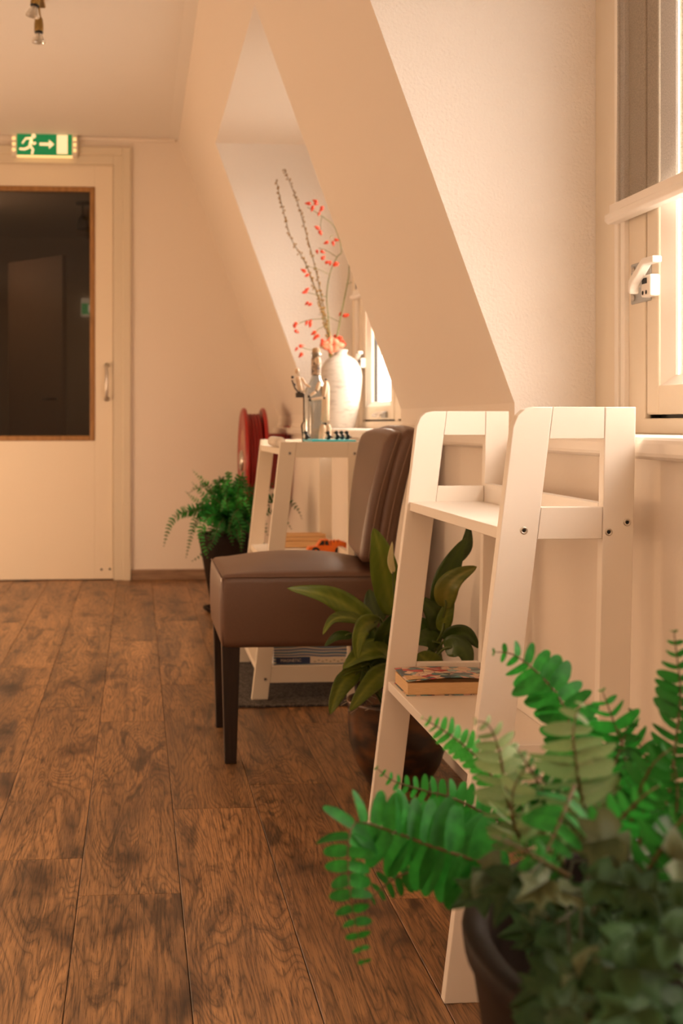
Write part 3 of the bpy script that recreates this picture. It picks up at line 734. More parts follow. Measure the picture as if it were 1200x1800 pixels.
for v in g['verts']:
    u, w_ = v.co.x, v.co.y
    v.co = Vector((.008 + u * .086, .023 + w_ * .061, .0300 + .0022 * math.cos((u + .2) * 2.2) + .0022 * (1 - w_) * .5 * math.cos((u - .3) * 2.4)))
cv = obj('cover', bm, M['comic'], book, smooth=True); md = cv.modifiers.new('thick', 'SOLIDIFY'); md.thickness = .0006
bm = new_bm(); add_box(bm, -.078, .094, -.038, .084, .0, .0011, .0004); obj('back_cover', bm, M['comic'], book)

# ------------------------------------------------------------------ things on the far shelf
def text_mesh(s, size, loc, m, parent, name, rot=(R(90), 0, 0), ext=.0004):
    cu = bpy.data.curves.new(name, 'FONT'); cu.body = s; cu.size = size; cu.extrude = ext; cu.align_x = 'LEFT'
    o = bpy.data.objects.new(name, cu); C.objects.link(o)
    dg = bpy.context.evaluated_depsgraph_get(); me = bpy.data.meshes.new_from_object(o.evaluated_get(dg))
    bpy.data.objects.remove(o); me.materials.clear(); me.materials.append(m)
    t = bpy.data.objects.new(name, me); C.objects.link(t); t.parent = parent; t.location = loc; t.rotation_euler = rot
    return t
M['navy'] = mat('navy_print', (.025, .05, .14), .4)
M['paper'] = mat('pale_print', (.74, .66, .56), .5)
gb_o = Vector((.545, 4.13, .1085))
gb = thing('board_game_box', 'flat blue and white game box on the bottom board under the chair seat', 'game box', gb_o)
def waves():
    m = mat('box_print', (.6, .5, .4), .35); nt = m.node_tree; p = nt.nodes['Principled BSDF']
    tc = node(nt, 'ShaderNodeTexCoord'); wv = node(nt, 'ShaderNodeTexWave'); wv.bands_direction = 'Z'; wv.inputs['Scale'].default_value = 14; wv.inputs['Distortion'].default_value = 3.5; wv.inputs['Detail'].default_value = 1.2
    mp = node(nt, 'ShaderNodeMapping'); mp.inputs['Scale'].default_value = (.7, .7, 1.2)
    r = node(nt, 'ShaderNodeValToRGB'); cols = [(0, (.10, .16, .32)), (.25, (.16, .36, .42)), (.42, (.80, .70, .58)), (.62, (.78, .58, .40)), (.8, (.30, .40, .50)), (1, (.08, .12, .28))]
    while len(r.color_ramp.elements) < len(cols): r.color_ramp.elements.new(.5)
    for i, (q, c) in enumerate(cols): r.color_ramp.elements[i].position = q; r.color_ramp.elements[i].color = (*c, 1)
    L = nt.links.new; L(tc.outputs['Object'], mp.inputs['Vector']); L(mp.outputs[0], wv.inputs['Vector']); L(wv.outputs['Fac'], r.inputs['Fac']); L(r.outputs['Color'], p.inputs['Base Color']); return m
bm = new_bm(); add_box(bm, -.125, .113, -.125, .10, 0, .058, .0015); obj('box_lid', bm, waves(), gb)
bm = new_bm(); add_box(bm, -.118, -.012, -.1262, -.1248, .0035, .0225); obj('title_panel', bm, M['navy'], gb)
bm = new_bm(); add_box(bm, -.0115, .1125, -.1262, -.1248, .0035, .0225); pn = obj('picture_panel', bm, M['paper'], gb)
bm = new_bm()
for k in range(9):
    x = .0 + k * .012; add_box(bm, x, x + .006, -.1268, -.1258, .007 + .004 * (k % 2), .010 + .004 * (k % 2))
obj('small_pictures', bm, mat('pic_print', (.32, .30, .20), .5), pn)
text_mesh('MAGNETIC', .0128, (-.104, -.1264, .0085), M['paper'], gb, 'title_lettering')

M['pine'] = mottled('pine', (.62, .37, .16), (.72, .46, .22), 30, .55, stretch=(.4, 6, 8))
tr = thing('wooden_tray', 'shallow pine tray on the middle board of the cream ladder shelf', 'tray', (.57, 4.49, .4265))
for z0, z1, y in ((.001, .022, -.055), (.0235, .036, -.052), (.0375, .047, -.048)):
    bm = new_bm(); add_box(bm, -.085, .075, y, y + .013, z0, z1, .0012); obj('slat', bm, M['pine'], tr)
bm = new_bm(); add_box(bm, -.085, .075, -.04, .055, 0, .006, .001); add_box(bm, -.085, .075, .045, .055, .006, .044, .001); add_box(bm, -.085, -.075, -.04, .045, .006, .044, .001); add_box(bm, .065, .075, -.04, .045, .006, .044, .001); obj('tray_body', bm, M['pine'], tr)

# orange toy pick-up
M['orange'] = mat('orange_plastic', (.80, .17, .015), .30); M['tyre'] = mat('tyre_rubber', (.012, .012, .012), .7)
tk = thing('toy_truck', 'small bright orange plastic toy truck on the middle board', 'toy truck', (.612, 4.20, .4265))
bm = new_bm()
add_prism(bm, [(-.062, .010), (.062, .010), (.062, .030), (-.004, .031), (-.030, .030), (-.058, .027), (-.063, .020)], -.024, .024, 'y', .0025)
body = obj('body', bm, M['orange'], tk)
bm = new_bm(); add_prism(bm, [(-.034, .030), (-.020, .050), (.004, .051), (.010, .031)], -.021, .021, 'y', .002); cab = obj('cab', bm, M['orange'], tk)
bm = new_bm(); add_prism(bm, [(-.027, .033), (-.018, .0465), (-.010, .0465), (-.010, .033)], -.0222, .0222, 'y'); add_prism(bm, [(-.007, .033), (-.007, .0465), (.002, .0465), (.005, .033)], -.0222, .0222, 'y'); obj('window', bm, M['black'], cab)
bm = new_bm(); add_box(bm, .012, .060, -.024, -.019, .030, .042, .001); add_box(bm, .012, .060, .019, .024, .030, .042, .001); add_box(bm, .055, .062, -.024, .024, .030, .040, .001)
for x in (.014, .026, .038): add_box(bm, x, x + .006, -.022, .022, .032, .048, .0015)
obj('load_bed', bm, M['orange'], tk)
for x in (-.038, .038):
    for y in (-.024, .024):
        bm = new_bm(); add_lathe(bm, [(.005, -.006), (.012, -.006), (.0135, -.003), (.0135, .003), (.012, .006), (.005, .006)], 18, (x, y, .0135), 'y'); wl = obj('wheel', bm, M['tyre'], tk)
        bm = new_bm(); add_lathe(bm, [(.006, -.0064), (.006, .0064)], 12, (x, y, .0135), 'y'); obj('hub_cap', bm, M['orange'], wl)

# turquoise board with small black and white figures
M['turq'] = mat('turquoise_board', (.02, .52, .62), .35)
TZ = .800
bd = thing('game_board', 'turquoise game board on top of the cream ladder shelf', 'game board', (.613, 4.12, .7755))
bm = new_bm(); add_box(bm, -.072, .066, -.10, .13, .018, .0245, .002); obj('board_top', bm, M['turq'], bd)
bm = new_bm(); add_box(bm, -.068, .062, -.095, .125, 0, .018, .001); obj('board_box', bm, M['paper'], bd)
names = ['leftmost', 'second from the left', 'third from the left', 'fourth from the left', 'rightmost']
M['figblack'] = mat('figure_black', (.012, .015, .018), .3); M['figwhite'] = mat('figure_white', (.75, .70, .62), .4)
for i, px in enumerate((538, 577, 592, 601, 610)):
    p = at(px, 772, 4.06 if i != 3 else 4.12)
    f = thing('bird_figure', 'tiny black and white bird figure, %s of five on the turquoise board' % names[i], 'figurine', (min(p.x, .674), p.y, TZ + .0002), 'bird figures on the turquoise board')
    bm = new_bm(); add_ball(bm, (0, 0, .0095), .0095, (1, .95, 1.0), 12); add_ball(bm, (-.0015, 0, .0225), .0062, n=10); add_lathe(bm, [(.0028, 0), (0, .007)], 6, (-.006, 0, .0222), rot=Matrix.Rotation(R(-90), 3, 'Y')); add_ball(bm, (.0095, 0, .008), .004, (1.4, .6, .6), 8)
    b = obj('body', bm, M['figblack'], f)
    bm = new_bm(); add_ball(bm, (-.0048, -.002, .010), .0062, (.9, 1, 1.1), 10); obj('belly', bm, M['figwhite'], f)

# rolled paper on the shelf top
bm = new_bm(); add_lathe(bm, [(.004, -.12), (.0165, -.12), (.0165, .12), (.004, .12)], 20, (0, 0, .0168), 'y')
rl = obj('paper_roll', bm, M['paper']); rl.location = (.452, 4.22, .7755); tag(rl, 'rolled white paper lying on the top board beside the bottle', 'paper roll')

# ------------------------------------------------------------------ vase, branches, bottle holder
M['vase'] = mottled('chalky_glaze', (.50, .455, .40), (.33, .28, .24), 26, .55, stretch=(1, 1, 3.5), lo=.52, hi=.75, bump=.25, bdist=.002)
vz = Vector((.842, 5.36, .8312))
vs_ = thing('vase', 'tall white chalky vase holding hip branches on the window board of the far dormer', 'vase', vz)
bm = new_bm(); k = .325 / 1.0
prof = [(0, 0), (.052, 0), (.056, .004), (.066, .05), (.079, .12), (.086, .18), (.0875, .215), (.082, .25), (.066, .278), (.044, .296), (.027, .304), (.024, .312), (.030, .324), (.026, .325), (.019, .313), (.019, .290)]
add_lathe(bm, prof, 40); obj('body', bm, M['vase'], vs_)

M['twig'] = mottled('twig_bark', (.07, .045, .015), (.13, .085, .03), 40, .7)
M['greentwig'] = mottled('green_twig', (.11, .12, .03), (.18, .17, .05), 40, .6)
M['bud'] = mat('buds', (.30, .16, .03), .6); M['hip'] = mat('orange_red_hips', (.60, .045, .008), .4); M['hip2'] = mat('salmon_petal', (.58, .17, .09), .6)
def curve_pts(pts, n=8):
    P = [Vector(p) for p in pts]; out = []
    for i in range(len(P) - 1):
        p0, p1, p2, p3 = P[max(i - 1, 0)], P[i], P[i + 1], P[min(i + 2, len(P) - 1)]
        for j in range(n):
            t = j / n
            out.append(0.5 * ((2 * p1) + (p2 - p0) * t + (2 * p0 - 5 * p1 + 4 * p2 - p3) * t * t + (3 * p1 - p0 - 3 * p2 + p3) * t ** 3))
    out.append(P[-1]); return out
rng = random.Random(3)
neck = [(582, 640, 5.36), (580, 612, 5.36)]
def px3(l): return [at(*p) for p in l]
def hip(parent, p, size, d=None, mt='hip'):
    bm = new_bm(); d = (d or Vector((rng.uniform(-.4, .4), rng.uniform(-.4, .4), -1))).normalized()
    rot = d.to_track_quat('Z', 'Y').to_matrix()
    prof = [(0, 0), (.35, .10), (.52, .45), (.42, .95), (.20, 1.45), (.02, 1.75)]
    add_lathe(bm, [(r * size, h * size) for r, h in prof], 8, p, rot=rot)
    return obj('hip', bm, M[mt], parent)
labels = ['tall bare twig with small buds, leaning furthest left out of the white vase', 'tallest bare twig with small buds rising from the white vase', 'bare budded twig ending below the other two, in the white vase',
          'branch with clusters of orange red hips rising in the middle of the white vase', 'thicker green branch on the window side of the white vase with red hips']
bare = [[*neck, (573, 566, 5.36), (540, 470, 5.35), (512, 420, 5.33), (495, 360, 5.31), (485, 316, 5.30)],
        [*neck, (572, 560, 5.38), (556, 480, 5.4), (538, 410, 5.41), (520, 348, 5.42), (499, 297, 5.43)],
        [*neck, (568, 558, 5.34), (558, 520, 5.32), (543, 482, 5.31)]]
for i, pl in enumerate(bare):
    pts = curve_pts(px3(pl)); t = thing('budded_twig', labels[i], 'twig', pts[0])
    n = len(pts); bm = new_bm(); add_tube(bm, [p - pts[0] for p in pts], [  .0032 - .0020 * j / n for j in range(n)], 6); obj('stem', bm, M['twig'], t)
    bm = new_bm()
    for j in range(6, n):
        for q in range(2):
            p = pts[j] + Vector((rng.choice((-1, 1)) * .004, rng.uniform(-.004, .004), rng.uniform(-.01, .01)))
            add_ball(bm, p - pts[0], .0042 - .0014 * j / n, (1, 1, 1.5), 6)
    obj('bud', bm, M['bud'], t, kind='stuff')
def hips_branch(lbl, main, sides, clusters, rad):
    pts = curve_pts(px3(main)); t = thing('hip_branch', lbl, 'branch', pts[0]); n = len(pts)
    bm = new_bm(); add_tube(bm, [p - pts[0] for p in pts], [rad - rad * .55 * j / n for j in range(n)], 6); st = obj('stem', bm, M['greentwig'], t)
    for sd in sides:
        q = curve_pts(px3(sd), 5); bm = new_bm(); add_tube(bm, [p - pts[0] for p in q], .0014, 5); obj('side_twig', bm, M['greentwig'], st)
    for (px, py, Y, k, w) in clusters:
        for j in range(k):
            p = at(px + rng.uniform(-w, w), py + rng.uniform(-w, w) * .8, Y + rng.uniform(-.015, .015))
            hip(t, p - pts[0], rng.uniform(.0115, .0165), Vector((rng.uniform(-.9, .9), rng.uniform(-.5, .5), rng.uniform(-1, .35))))
    return t
hips_branch(labels[3], [*neck, (577, 560, 5.3), (574, 520, 5.28), (580, 480, 5.26), (592, 452, 5.24), (600, 440, 5.22), (588, 400, 5.2), (566, 380, 5.18), (540, 364, 5.16)],
            [[(578, 482, 5.26), (556, 472, 5.25), (537, 468, 5.24)], [(575, 522, 5.28), (556, 518, 5.27), (540, 514, 5.27)], [(577, 560, 5.3), (545, 562, 5.3), (520, 570, 5.3)], [(577, 572, 5.3), (560, 578, 5.3), (552, 590, 5.3)],
             [(592, 452, 5.24), (575, 441, 5.24), (560, 436, 5.24)], [(566, 380, 5.18), (563, 395, 5.18), (564, 404, 5.18)], [(585, 412, 5.2), (580, 418, 5.2)], [(580, 605, 5.3), (550, 615, 5.28), (530, 610, 5.27)]],
            [(548, 358, 5.16, 3, 6), (562, 370, 5.18, 3, 6), (561, 357, 5.16, 1, 3), (564, 405, 5.18, 2, 5), (582, 420, 5.2, 3, 8), (561, 440, 5.24, 2, 5), (570, 458, 5.24, 2, 6), (585, 463, 5.24, 4, 8), (538, 478, 5.24, 2, 5), (536, 514, 5.27, 2, 6), (546, 530, 5.27, 2, 4), (520, 572, 5.3, 2, 4), (519, 582, 5.3, 1, 3), (544, 562, 5.3, 3, 6), (556, 585, 5.3, 3, 8), (565, 598, 5.3, 2, 5), (528, 612, 5.27, 2, 5), (532, 622, 5.27, 1, 3)], .003)
hips_branch(labels[4], [*neck, (592, 590, 5.38), (600, 550, 5.4), (608, 510, 5.42), (613, 480, 5.44), (613, 440, 5.46)],
            [[(597, 566, 5.4), (580, 558, 5.4), (560, 552, 5.4)], [(608, 500, 5.42), (618, 496, 5.42)]],
            [(606, 550, 5.4, 4, 7), (592, 590, 5.38, 5, 9), (600, 598, 5.38, 3, 7)], .0042)
fl = thing('salmon_flower', 'pale salmon flower head at the neck of the white vase', 'flower', at(582, 607, 5.32)); fo_ = at(582, 607, 5.32)
for k in range(7):
    a_ = k / 7 * 2 * math.pi; bm = new_bm(); add_ball(bm, (.030 * math.cos(a_), -.012, .012 * math.sin(a_)), .022, (1.15, .45, .62), 10, Matrix.Rotation(a_, 3, 'Y')); obj('petal', bm, M['hip2'], fl)
bm = new_bm(); add_tube(bm, [(0, 0, 0), (0, .03, -.06)], .003, 6); obj('stem', bm, M['greentwig'], fl)

# bottle standing on the shelf, carried by small jointed wooden figures
def bottle_glass():
    m = bpy.data.materials.new('bottle_glass'); m.use_nodes = True; nt = m.node_tree
    for n in list(nt.nodes): nt.nodes.remove(n)
    out = node(nt, 'ShaderNodeOutputMaterial'); mx = node(nt, 'ShaderNodeMixShader'); lw = node(nt, 'ShaderNodeLayerWeight'); lw.inputs['Blend'].default_value = .35
    mr = node(nt, 'ShaderNodeMapRange'); mr.inputs['To Min'].default_value = .06; mr.inputs['To Max'].default_value = .9
    tr = node(nt, 'ShaderNodeBsdfTransparent'); tr.inputs['Color'].default_value = (.66, .68, .68, 1); gl = node(nt, 'ShaderNodeBsdfGlossy'); gl.inputs['Roughness'].default_value = .08; gl.inputs['Color'].default_value = (.75, .76, .76, 1)
    L = nt.links.new; L(lw.outputs['Facing'], mr.inputs['Value']); L(mr.outputs[0], mx.inputs['Fac']); L(tr.outputs[0], mx.inputs[1]); L(gl.outputs[0], mx.inputs[2]); L(mx.outputs[0], out.inputs['Surface']); return m
bo = Vector((.598, 4.34, .7755))
bt = thing('glass_bottle', 'clear grey glass bottle with dark wrapped neck on the cream ladder shelf', 'bottle', bo)
bm = new_bm(); add_lathe(bm, [(0, .004), (.030, 0), (.0375, .004), (.039, .02), (.039, .17), (.036, .19), (.022, .214), (.0155, .232), (.0145, .262), (.0145, .30), (.0175, .301), (.0175, .312), (.0125, .312)], 32); obj('body', bm, bottle_glass(), bt)
bm = new_bm(); add_lathe(bm, [(.0160, .236), (.0166, .24), (.0166, .290), (.0160, .296)], 24); obj('neck_wrap', bm, mottled('neck_label', (.05, .035, .03), (.5, .36, .25), 90, .5), bt)
bm = new_bm(); add_lathe(bm, [(0, .330), (.010, .328), (.0135, .320), (.0135, .306), (.0115, .300), (.0115, .29)], 20); obj('stopper', bm, mottled('cork', (.35, .22, .12), (.5, .34, .2), 120, .8), bt)
M['figwood'] = mottled('pale_figure_wood', (.66, .47, .31), (.74, .55, .38), 40, .4); M['joint'] = mat('dark_joint', (.05, .035, .025), .4, .3)
def jointed(lbl, org, joints, limbs, head, hr_):
    t = thing('jointed_figure', lbl, 'figurine', org)
    bm = new_bm(); add_ball(bm, head, hr_, (.85, .85, 1.1), 12); obj('head', bm, M['figwood'], t)
    for nm, a_, b_, r0, r1 in limbs:
        A_, B_ = Vector(a_), Vector(b_); bm = new_bm(); P_ = [A_.lerp(B_, f) for f in (0, .12, .4, .75, .95, 1)]
        add_tube(bm, P_, [r0 * .6, r0, r0 * 1.08, (r0 + r1) / 2, r1, r1 * .6], 10); obj(nm, bm, M['figwood'], t)
    bm = new_bm()
    for j in joints: add_ball(bm, j, .0052, n=8)
    obj('joint', bm, M['joint'], t, kind='stuff')
    return t
def L3(px, py, Y): return at(px, py, Y) - bo
fr = 4.285
j = dict(sh=L3(573, 668, fr), el=L3(569, 699, fr - .01), ha=L3(545, 703, fr - .02), sh2=L3(562, 672, fr), el2=L3(556, 688, fr - .02), ha2=L3(543, 697, fr - .03))
jointed('pale jointed wooden figure hugging the grey bottle from its right side', bo,
        [j['sh'], j['el'], j['ha'], j['sh2'], j['el2'], j['ha2'], L3(572, 745, fr + .02)],
        [('torso', L3(573, 672, fr + .02), L3(571, 742, fr + .02), .012, .015), ('upper_arm', j['sh'], j['el'], .0062, .0050), ('forearm', j['el'], j['ha'], .0050, .0038), ('upper_arm', j['sh2'], j['el2'], .0075, .0055), ('forearm', j['el2'], j['ha2'], .0048, .0036), ('leg', L3(568, 746, fr + .02), L3(563, 788, fr + .02), .011, .008), ('leg', L3(577, 746, fr + .03), L3(577, 788, fr + .03), .009, .008)],
        L3(558, 634, fr - .005), .012)
jl = 4.29
q = dict(sh=L3(520, 666, jl), el=L3(527, 686, jl - .01), ha=L3(529, 690, jl - .02))
jointed('small jointed wooden figure with dark straps leaning on the left of the grey bottle', bo,
        [L3(514, 663, jl), L3(517, 676, jl), L3(526, 690, jl), L3(533, 668, jl), L3(530, 692, jl)],
        [('torso', L3(523, 662, jl), L3(528, 688, jl), .008, .009), ('upper_arm', L3(530, 664, jl - .01), L3(537, 676, jl - .02), .004, .004), ('forearm', L3(537, 676, jl - .02), L3(545, 680, jl - .04), .004, .003), ('leg', L3(534, 690, jl), L3(534, 740, jl), .0045, .004), ('leg', L3(531, 742, jl), L3(533, 789, jl), .004, .004)],
        L3(522, 652, jl), .0088)
bm = new_bm(); add_tube(bm, [L3(513, 668, jl - .01), L3(518, 682, jl - .01), L3(526, 692, jl - .01)], .0028, 6); add_box(bm, *[v for ax in zip(L3(519, 699, jl + .01), L3(533, 690, jl - .01)) for v in sorted(ax)], .002)
add_tube(bm, [L3(534, 692, jl - .008), L3(534, 740, jl - .008), L3(530, 748, jl - .008), L3(534, 790, jl - .008)], .0030, 6)
o = obj('strap', bm, M['joint'], C.objects['jointed_figure.001'])


# ------------------------------------------------------------------ plants
def leafmat(name, c0, c1, rough=.38, sc=18, trans=(.10, .28, .03), tw=.25, var=.25, vein=None, spec=.5):
    m = bpy.data.materials.new(name); m.use_nodes = True; nt = m.node_tree; p = nt.nodes['Principled BSDF']; L = nt.links.new
    tc = node(nt, 'ShaderNodeTexCoord'); n = node(nt, 'ShaderNodeTexNoise'); n.inputs['Scale'].default_value = sc; n.inputs['Detail'].default_value = 3
    r = node(nt, 'ShaderNodeValToRGB'); r.color_ramp.elements[0].position = .35; r.color_ramp.elements[1].position = .65
    r.color_ramp.elements[0].color = (*c0, 1); r.color_ramp.elements[1].color = (*c1, 1)
    oi = node(nt, 'ShaderNodeObjectInfo'); mr = node(nt, 'ShaderNodeMapRange'); mr.inputs['To Min'].default_value = 1 - var; mr.inputs['To Max'].default_value = 1 + var
    hs = node(nt, 'ShaderNodeHueSaturation'); L(tc.outputs['Object'], n.inputs['Vector']); L(n.outputs['Fac'], r.inputs['Fac'])
    L(oi.outputs['Random'], mr.inputs['Value']); L(mr.outputs[0], hs.inputs['Value']); L(r.outputs['Color'], hs.inputs['Color'])
    col = hs.outputs['Color']
    if vein:
        at_ = node(nt, 'ShaderNodeVertexColor'); at_.layer_name = 'vein'; mx = node(nt, 'ShaderNodeMix', data_type='RGBA')
        L(at_.outputs['Color'], mx.inputs['Factor']); L(col, mx.inputs['A']); mx.inputs['B'].default_value = (*vein, 1); col = mx.outputs['Result']
    L(col, p.inputs['Base Color']); p.inputs['Roughness'].default_value = rough; p.inputs['Specular IOR Level'].default_value = spec
    tl = node(nt, 'ShaderNodeBsdfTranslucent'); tl.inputs['Color'].default_value = (*trans, 1); ms = node(nt, 'ShaderNodeMixShader'); ms.inputs['Fac'].default_value = tw
    L(p.outputs[0], ms.inputs[1]); L(tl.outputs[0], ms.inputs[2]); L(ms.outputs[0], nt.nodes['Material Output'].inputs['Surface'])
    return m
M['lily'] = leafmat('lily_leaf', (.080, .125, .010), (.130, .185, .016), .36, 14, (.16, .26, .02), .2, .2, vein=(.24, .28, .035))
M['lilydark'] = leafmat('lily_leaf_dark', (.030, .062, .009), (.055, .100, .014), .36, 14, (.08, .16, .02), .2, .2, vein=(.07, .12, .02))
M['lilyyel'] = leafmat('lily_leaf_yellowing', (.20, .20, .025), (.11, .15, .02), .4, 22, (.2, .22, .02), .2, .1, vein=(.26, .25, .05))
M['spathe'] = mat('pale_spathe', (.62, .56, .28), .5); M['brownedge'] = mat('dry_tip', (.20, .09, .03), .8)
M['petiole'] = mat('lily_stem', (.075, .11, .018), .45)
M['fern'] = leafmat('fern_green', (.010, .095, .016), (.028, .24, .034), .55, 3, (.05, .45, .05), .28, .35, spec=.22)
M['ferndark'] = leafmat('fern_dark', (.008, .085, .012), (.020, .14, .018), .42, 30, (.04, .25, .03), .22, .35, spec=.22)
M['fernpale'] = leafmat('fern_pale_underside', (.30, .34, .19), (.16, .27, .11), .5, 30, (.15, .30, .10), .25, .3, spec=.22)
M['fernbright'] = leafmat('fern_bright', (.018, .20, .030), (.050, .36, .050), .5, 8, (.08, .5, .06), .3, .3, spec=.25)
M['rachis'] = mat('fern_rachis', (.10, .065, .022), .6)
M['ivy'] = leafmat('ivy_leaf', (.010, .042, .012), (.026, .068, .020), .6, 24, (.06, .15, .03), .15, .45, vein=(.06, .10, .04), spec=.22)
M['ivypale'] = leafmat('ivy_pale_leaf', (.060, .085, .040), (.095, .12, .060), .5, 24, (.1, .15, .06), .15, .3, vein=(.13, .15, .08), spec=.22)
M['soil'] = mottled('soil', (.010, .007, .005), (.03, .02, .014), 60, .95, bump=.8, bdist=.01)

def set_vein(o, f):
    me = o.data; ca = me.color_attributes.new('vein', 'FLOAT_COLOR', 'POINT')
    for i, v in enumerate(me.vertices): q = f[i]; ca.data[i].color = (q, q, q, 1)
CAMP = Vector((0, 0, EYE))
def blade(name, path, width, parent, mt, roll=0.0, fold=.18, nseg=16, nc=6, shape=1.0, wav=.0, face=None, droop_tip=False):
    """a single leaf: a tapered blade along path, folded at its midrib; roll turns it about its axis away from facing face"""
    P = curve_pts(path, max(4, nseg // max(1, len(path) - 1))); n = len(P)
    bm = new_bm(); rows = []; vein = []
    for i, p in enumerate(P):
        t = i / (n - 1); T_ = (P[min(i + 1, n - 1)] - P[max(i - 1, 0)]).normalized()
        vdir = ((face if face is not None else CAMP) - p).normalized()
        S = T_.cross(vdir); S = S.normalized() if S.length > 1e-4 else Vector((1, 0, 0)); N = S.cross(T_).normalized()
        q = Matrix.Rotation(roll, 3, T_); S = q @ S; N = q @ N
        w = width / 2 * (math.sin(math.pi * min(1, t ** .72 * .96 + .04)) ** .8) * shape if t < 1 else 0
        if i == 0: w = width * .05
        row = []
        for k in range(nc + 1):
            u = k / nc * 2 - 1
            off = S * (u * w) + N * (abs(u) * w * fold) + N * (wav * w * math.sin(t * 11 + u * 1.3) * u * u)
            row.append(bm.verts.new(p + off)); vein.append(max(0, 1 - abs(u) * 7) * .8 + (.28 if (int(t * 22 + abs(u) * 5) % 3 == 0) else 0))
        rows.append(row)
    for i in range(n - 1):
        for k in range(nc):
            f = bm.faces.new((rows[i][k], rows[i][k + 1], rows[i + 1][k + 1], rows[i + 1][k])); f.smooth = True
    o = obj(name, bm, mt, parent); set_vein(o, vein)
    md = o.modifiers.new('thick', 'SOLIDIFY'); md.thickness = .0009; md.offset = 0
    return o

# peace lily --------------------------------------------------------------
PLX, PLY = .615, 3.05
lily = thing('peace_lily', 'peace lily with long glossy green leaves in a dark rusty pot beside the leather chair', 'plant', (PLX, PLY, 0))
M['bronze'] = mottled('rusty_bronze_glaze', (.022, .014, .010), (.20, .075, .018), 8, .34, detail=9, stretch=(1.2, 1.2, 2.6), lo=.46, hi=.76, bump=.1, bdist=.002)
bm = new_bm(); add_lathe(bm, [(0, 0), (.066, 0), (.072, .006), (.098, .05), (.114, .10), (.1185, .145), (.118, .188), (.121, .194), (.121, .200), (.116, .202), (.112, .198), (.112, .16), (0, .16)], 48)
obj('pot', bm, M['bronze'], lily)
bm = new_bm(); add_lathe(bm, [(0, .178), (.06, .176), (.111, .165)], 32); obj('soil', bm, M['soil'], lily)
bm = new_bm(); rg = random.Random(11)
for i in range(46):   # dry pale fibres over the rim
    a_ = rg.uniform(2.2, 5.4); p = Vector((.10 * math.cos(a_), .10 * math.sin(a_), .176)); d = Vector((rg.uniform(-.04, .03), rg.uniform(-.03, .03), rg.uniform(0, .02)))
    add_tube(bm, [p, p + d * .5 + Vector((0, 0, .012)), p + d], .0008, 4)
obj('dry_fibre', bm, mat('dry_fibre', (.40, .33, .24), .8), lily, kind='stuff')
lo = Vector((PLX, PLY, 0))
def lp(l): return [at(*p) - lo for p in l]
crown_ = Vector((0, -.01, .17))
FACE = CAMP - lo
def lily_leaf(pts, wpx, mt='lily', roll=0, fold=.2, wav=.12, stem=True, scale=1.0):
    P = lp(pts); w = 1.18 * wpx * pts[0][2] / F_PX
    lf = blade('leaf', P, w, lily, M[mt], R(roll), fold, 18, 6, 1.0, wav, FACE)
    if stem:
        b = P[0]; d = (P[1] - P[0]).normalized(); root = Vector((b.x * .25 + rg.uniform(-.02, .02), b.y * .3 + rg.uniform(-.02, .02), .165))
        bm = new_bm(); add_tube(bm, curve_pts([root, root.lerp(b, .5) + Vector((0, 0, .02)), b - d * .01, b + d * .02], 5), .0030, 6); obj('stalk', bm, M['petiole'], lf)
    return lf
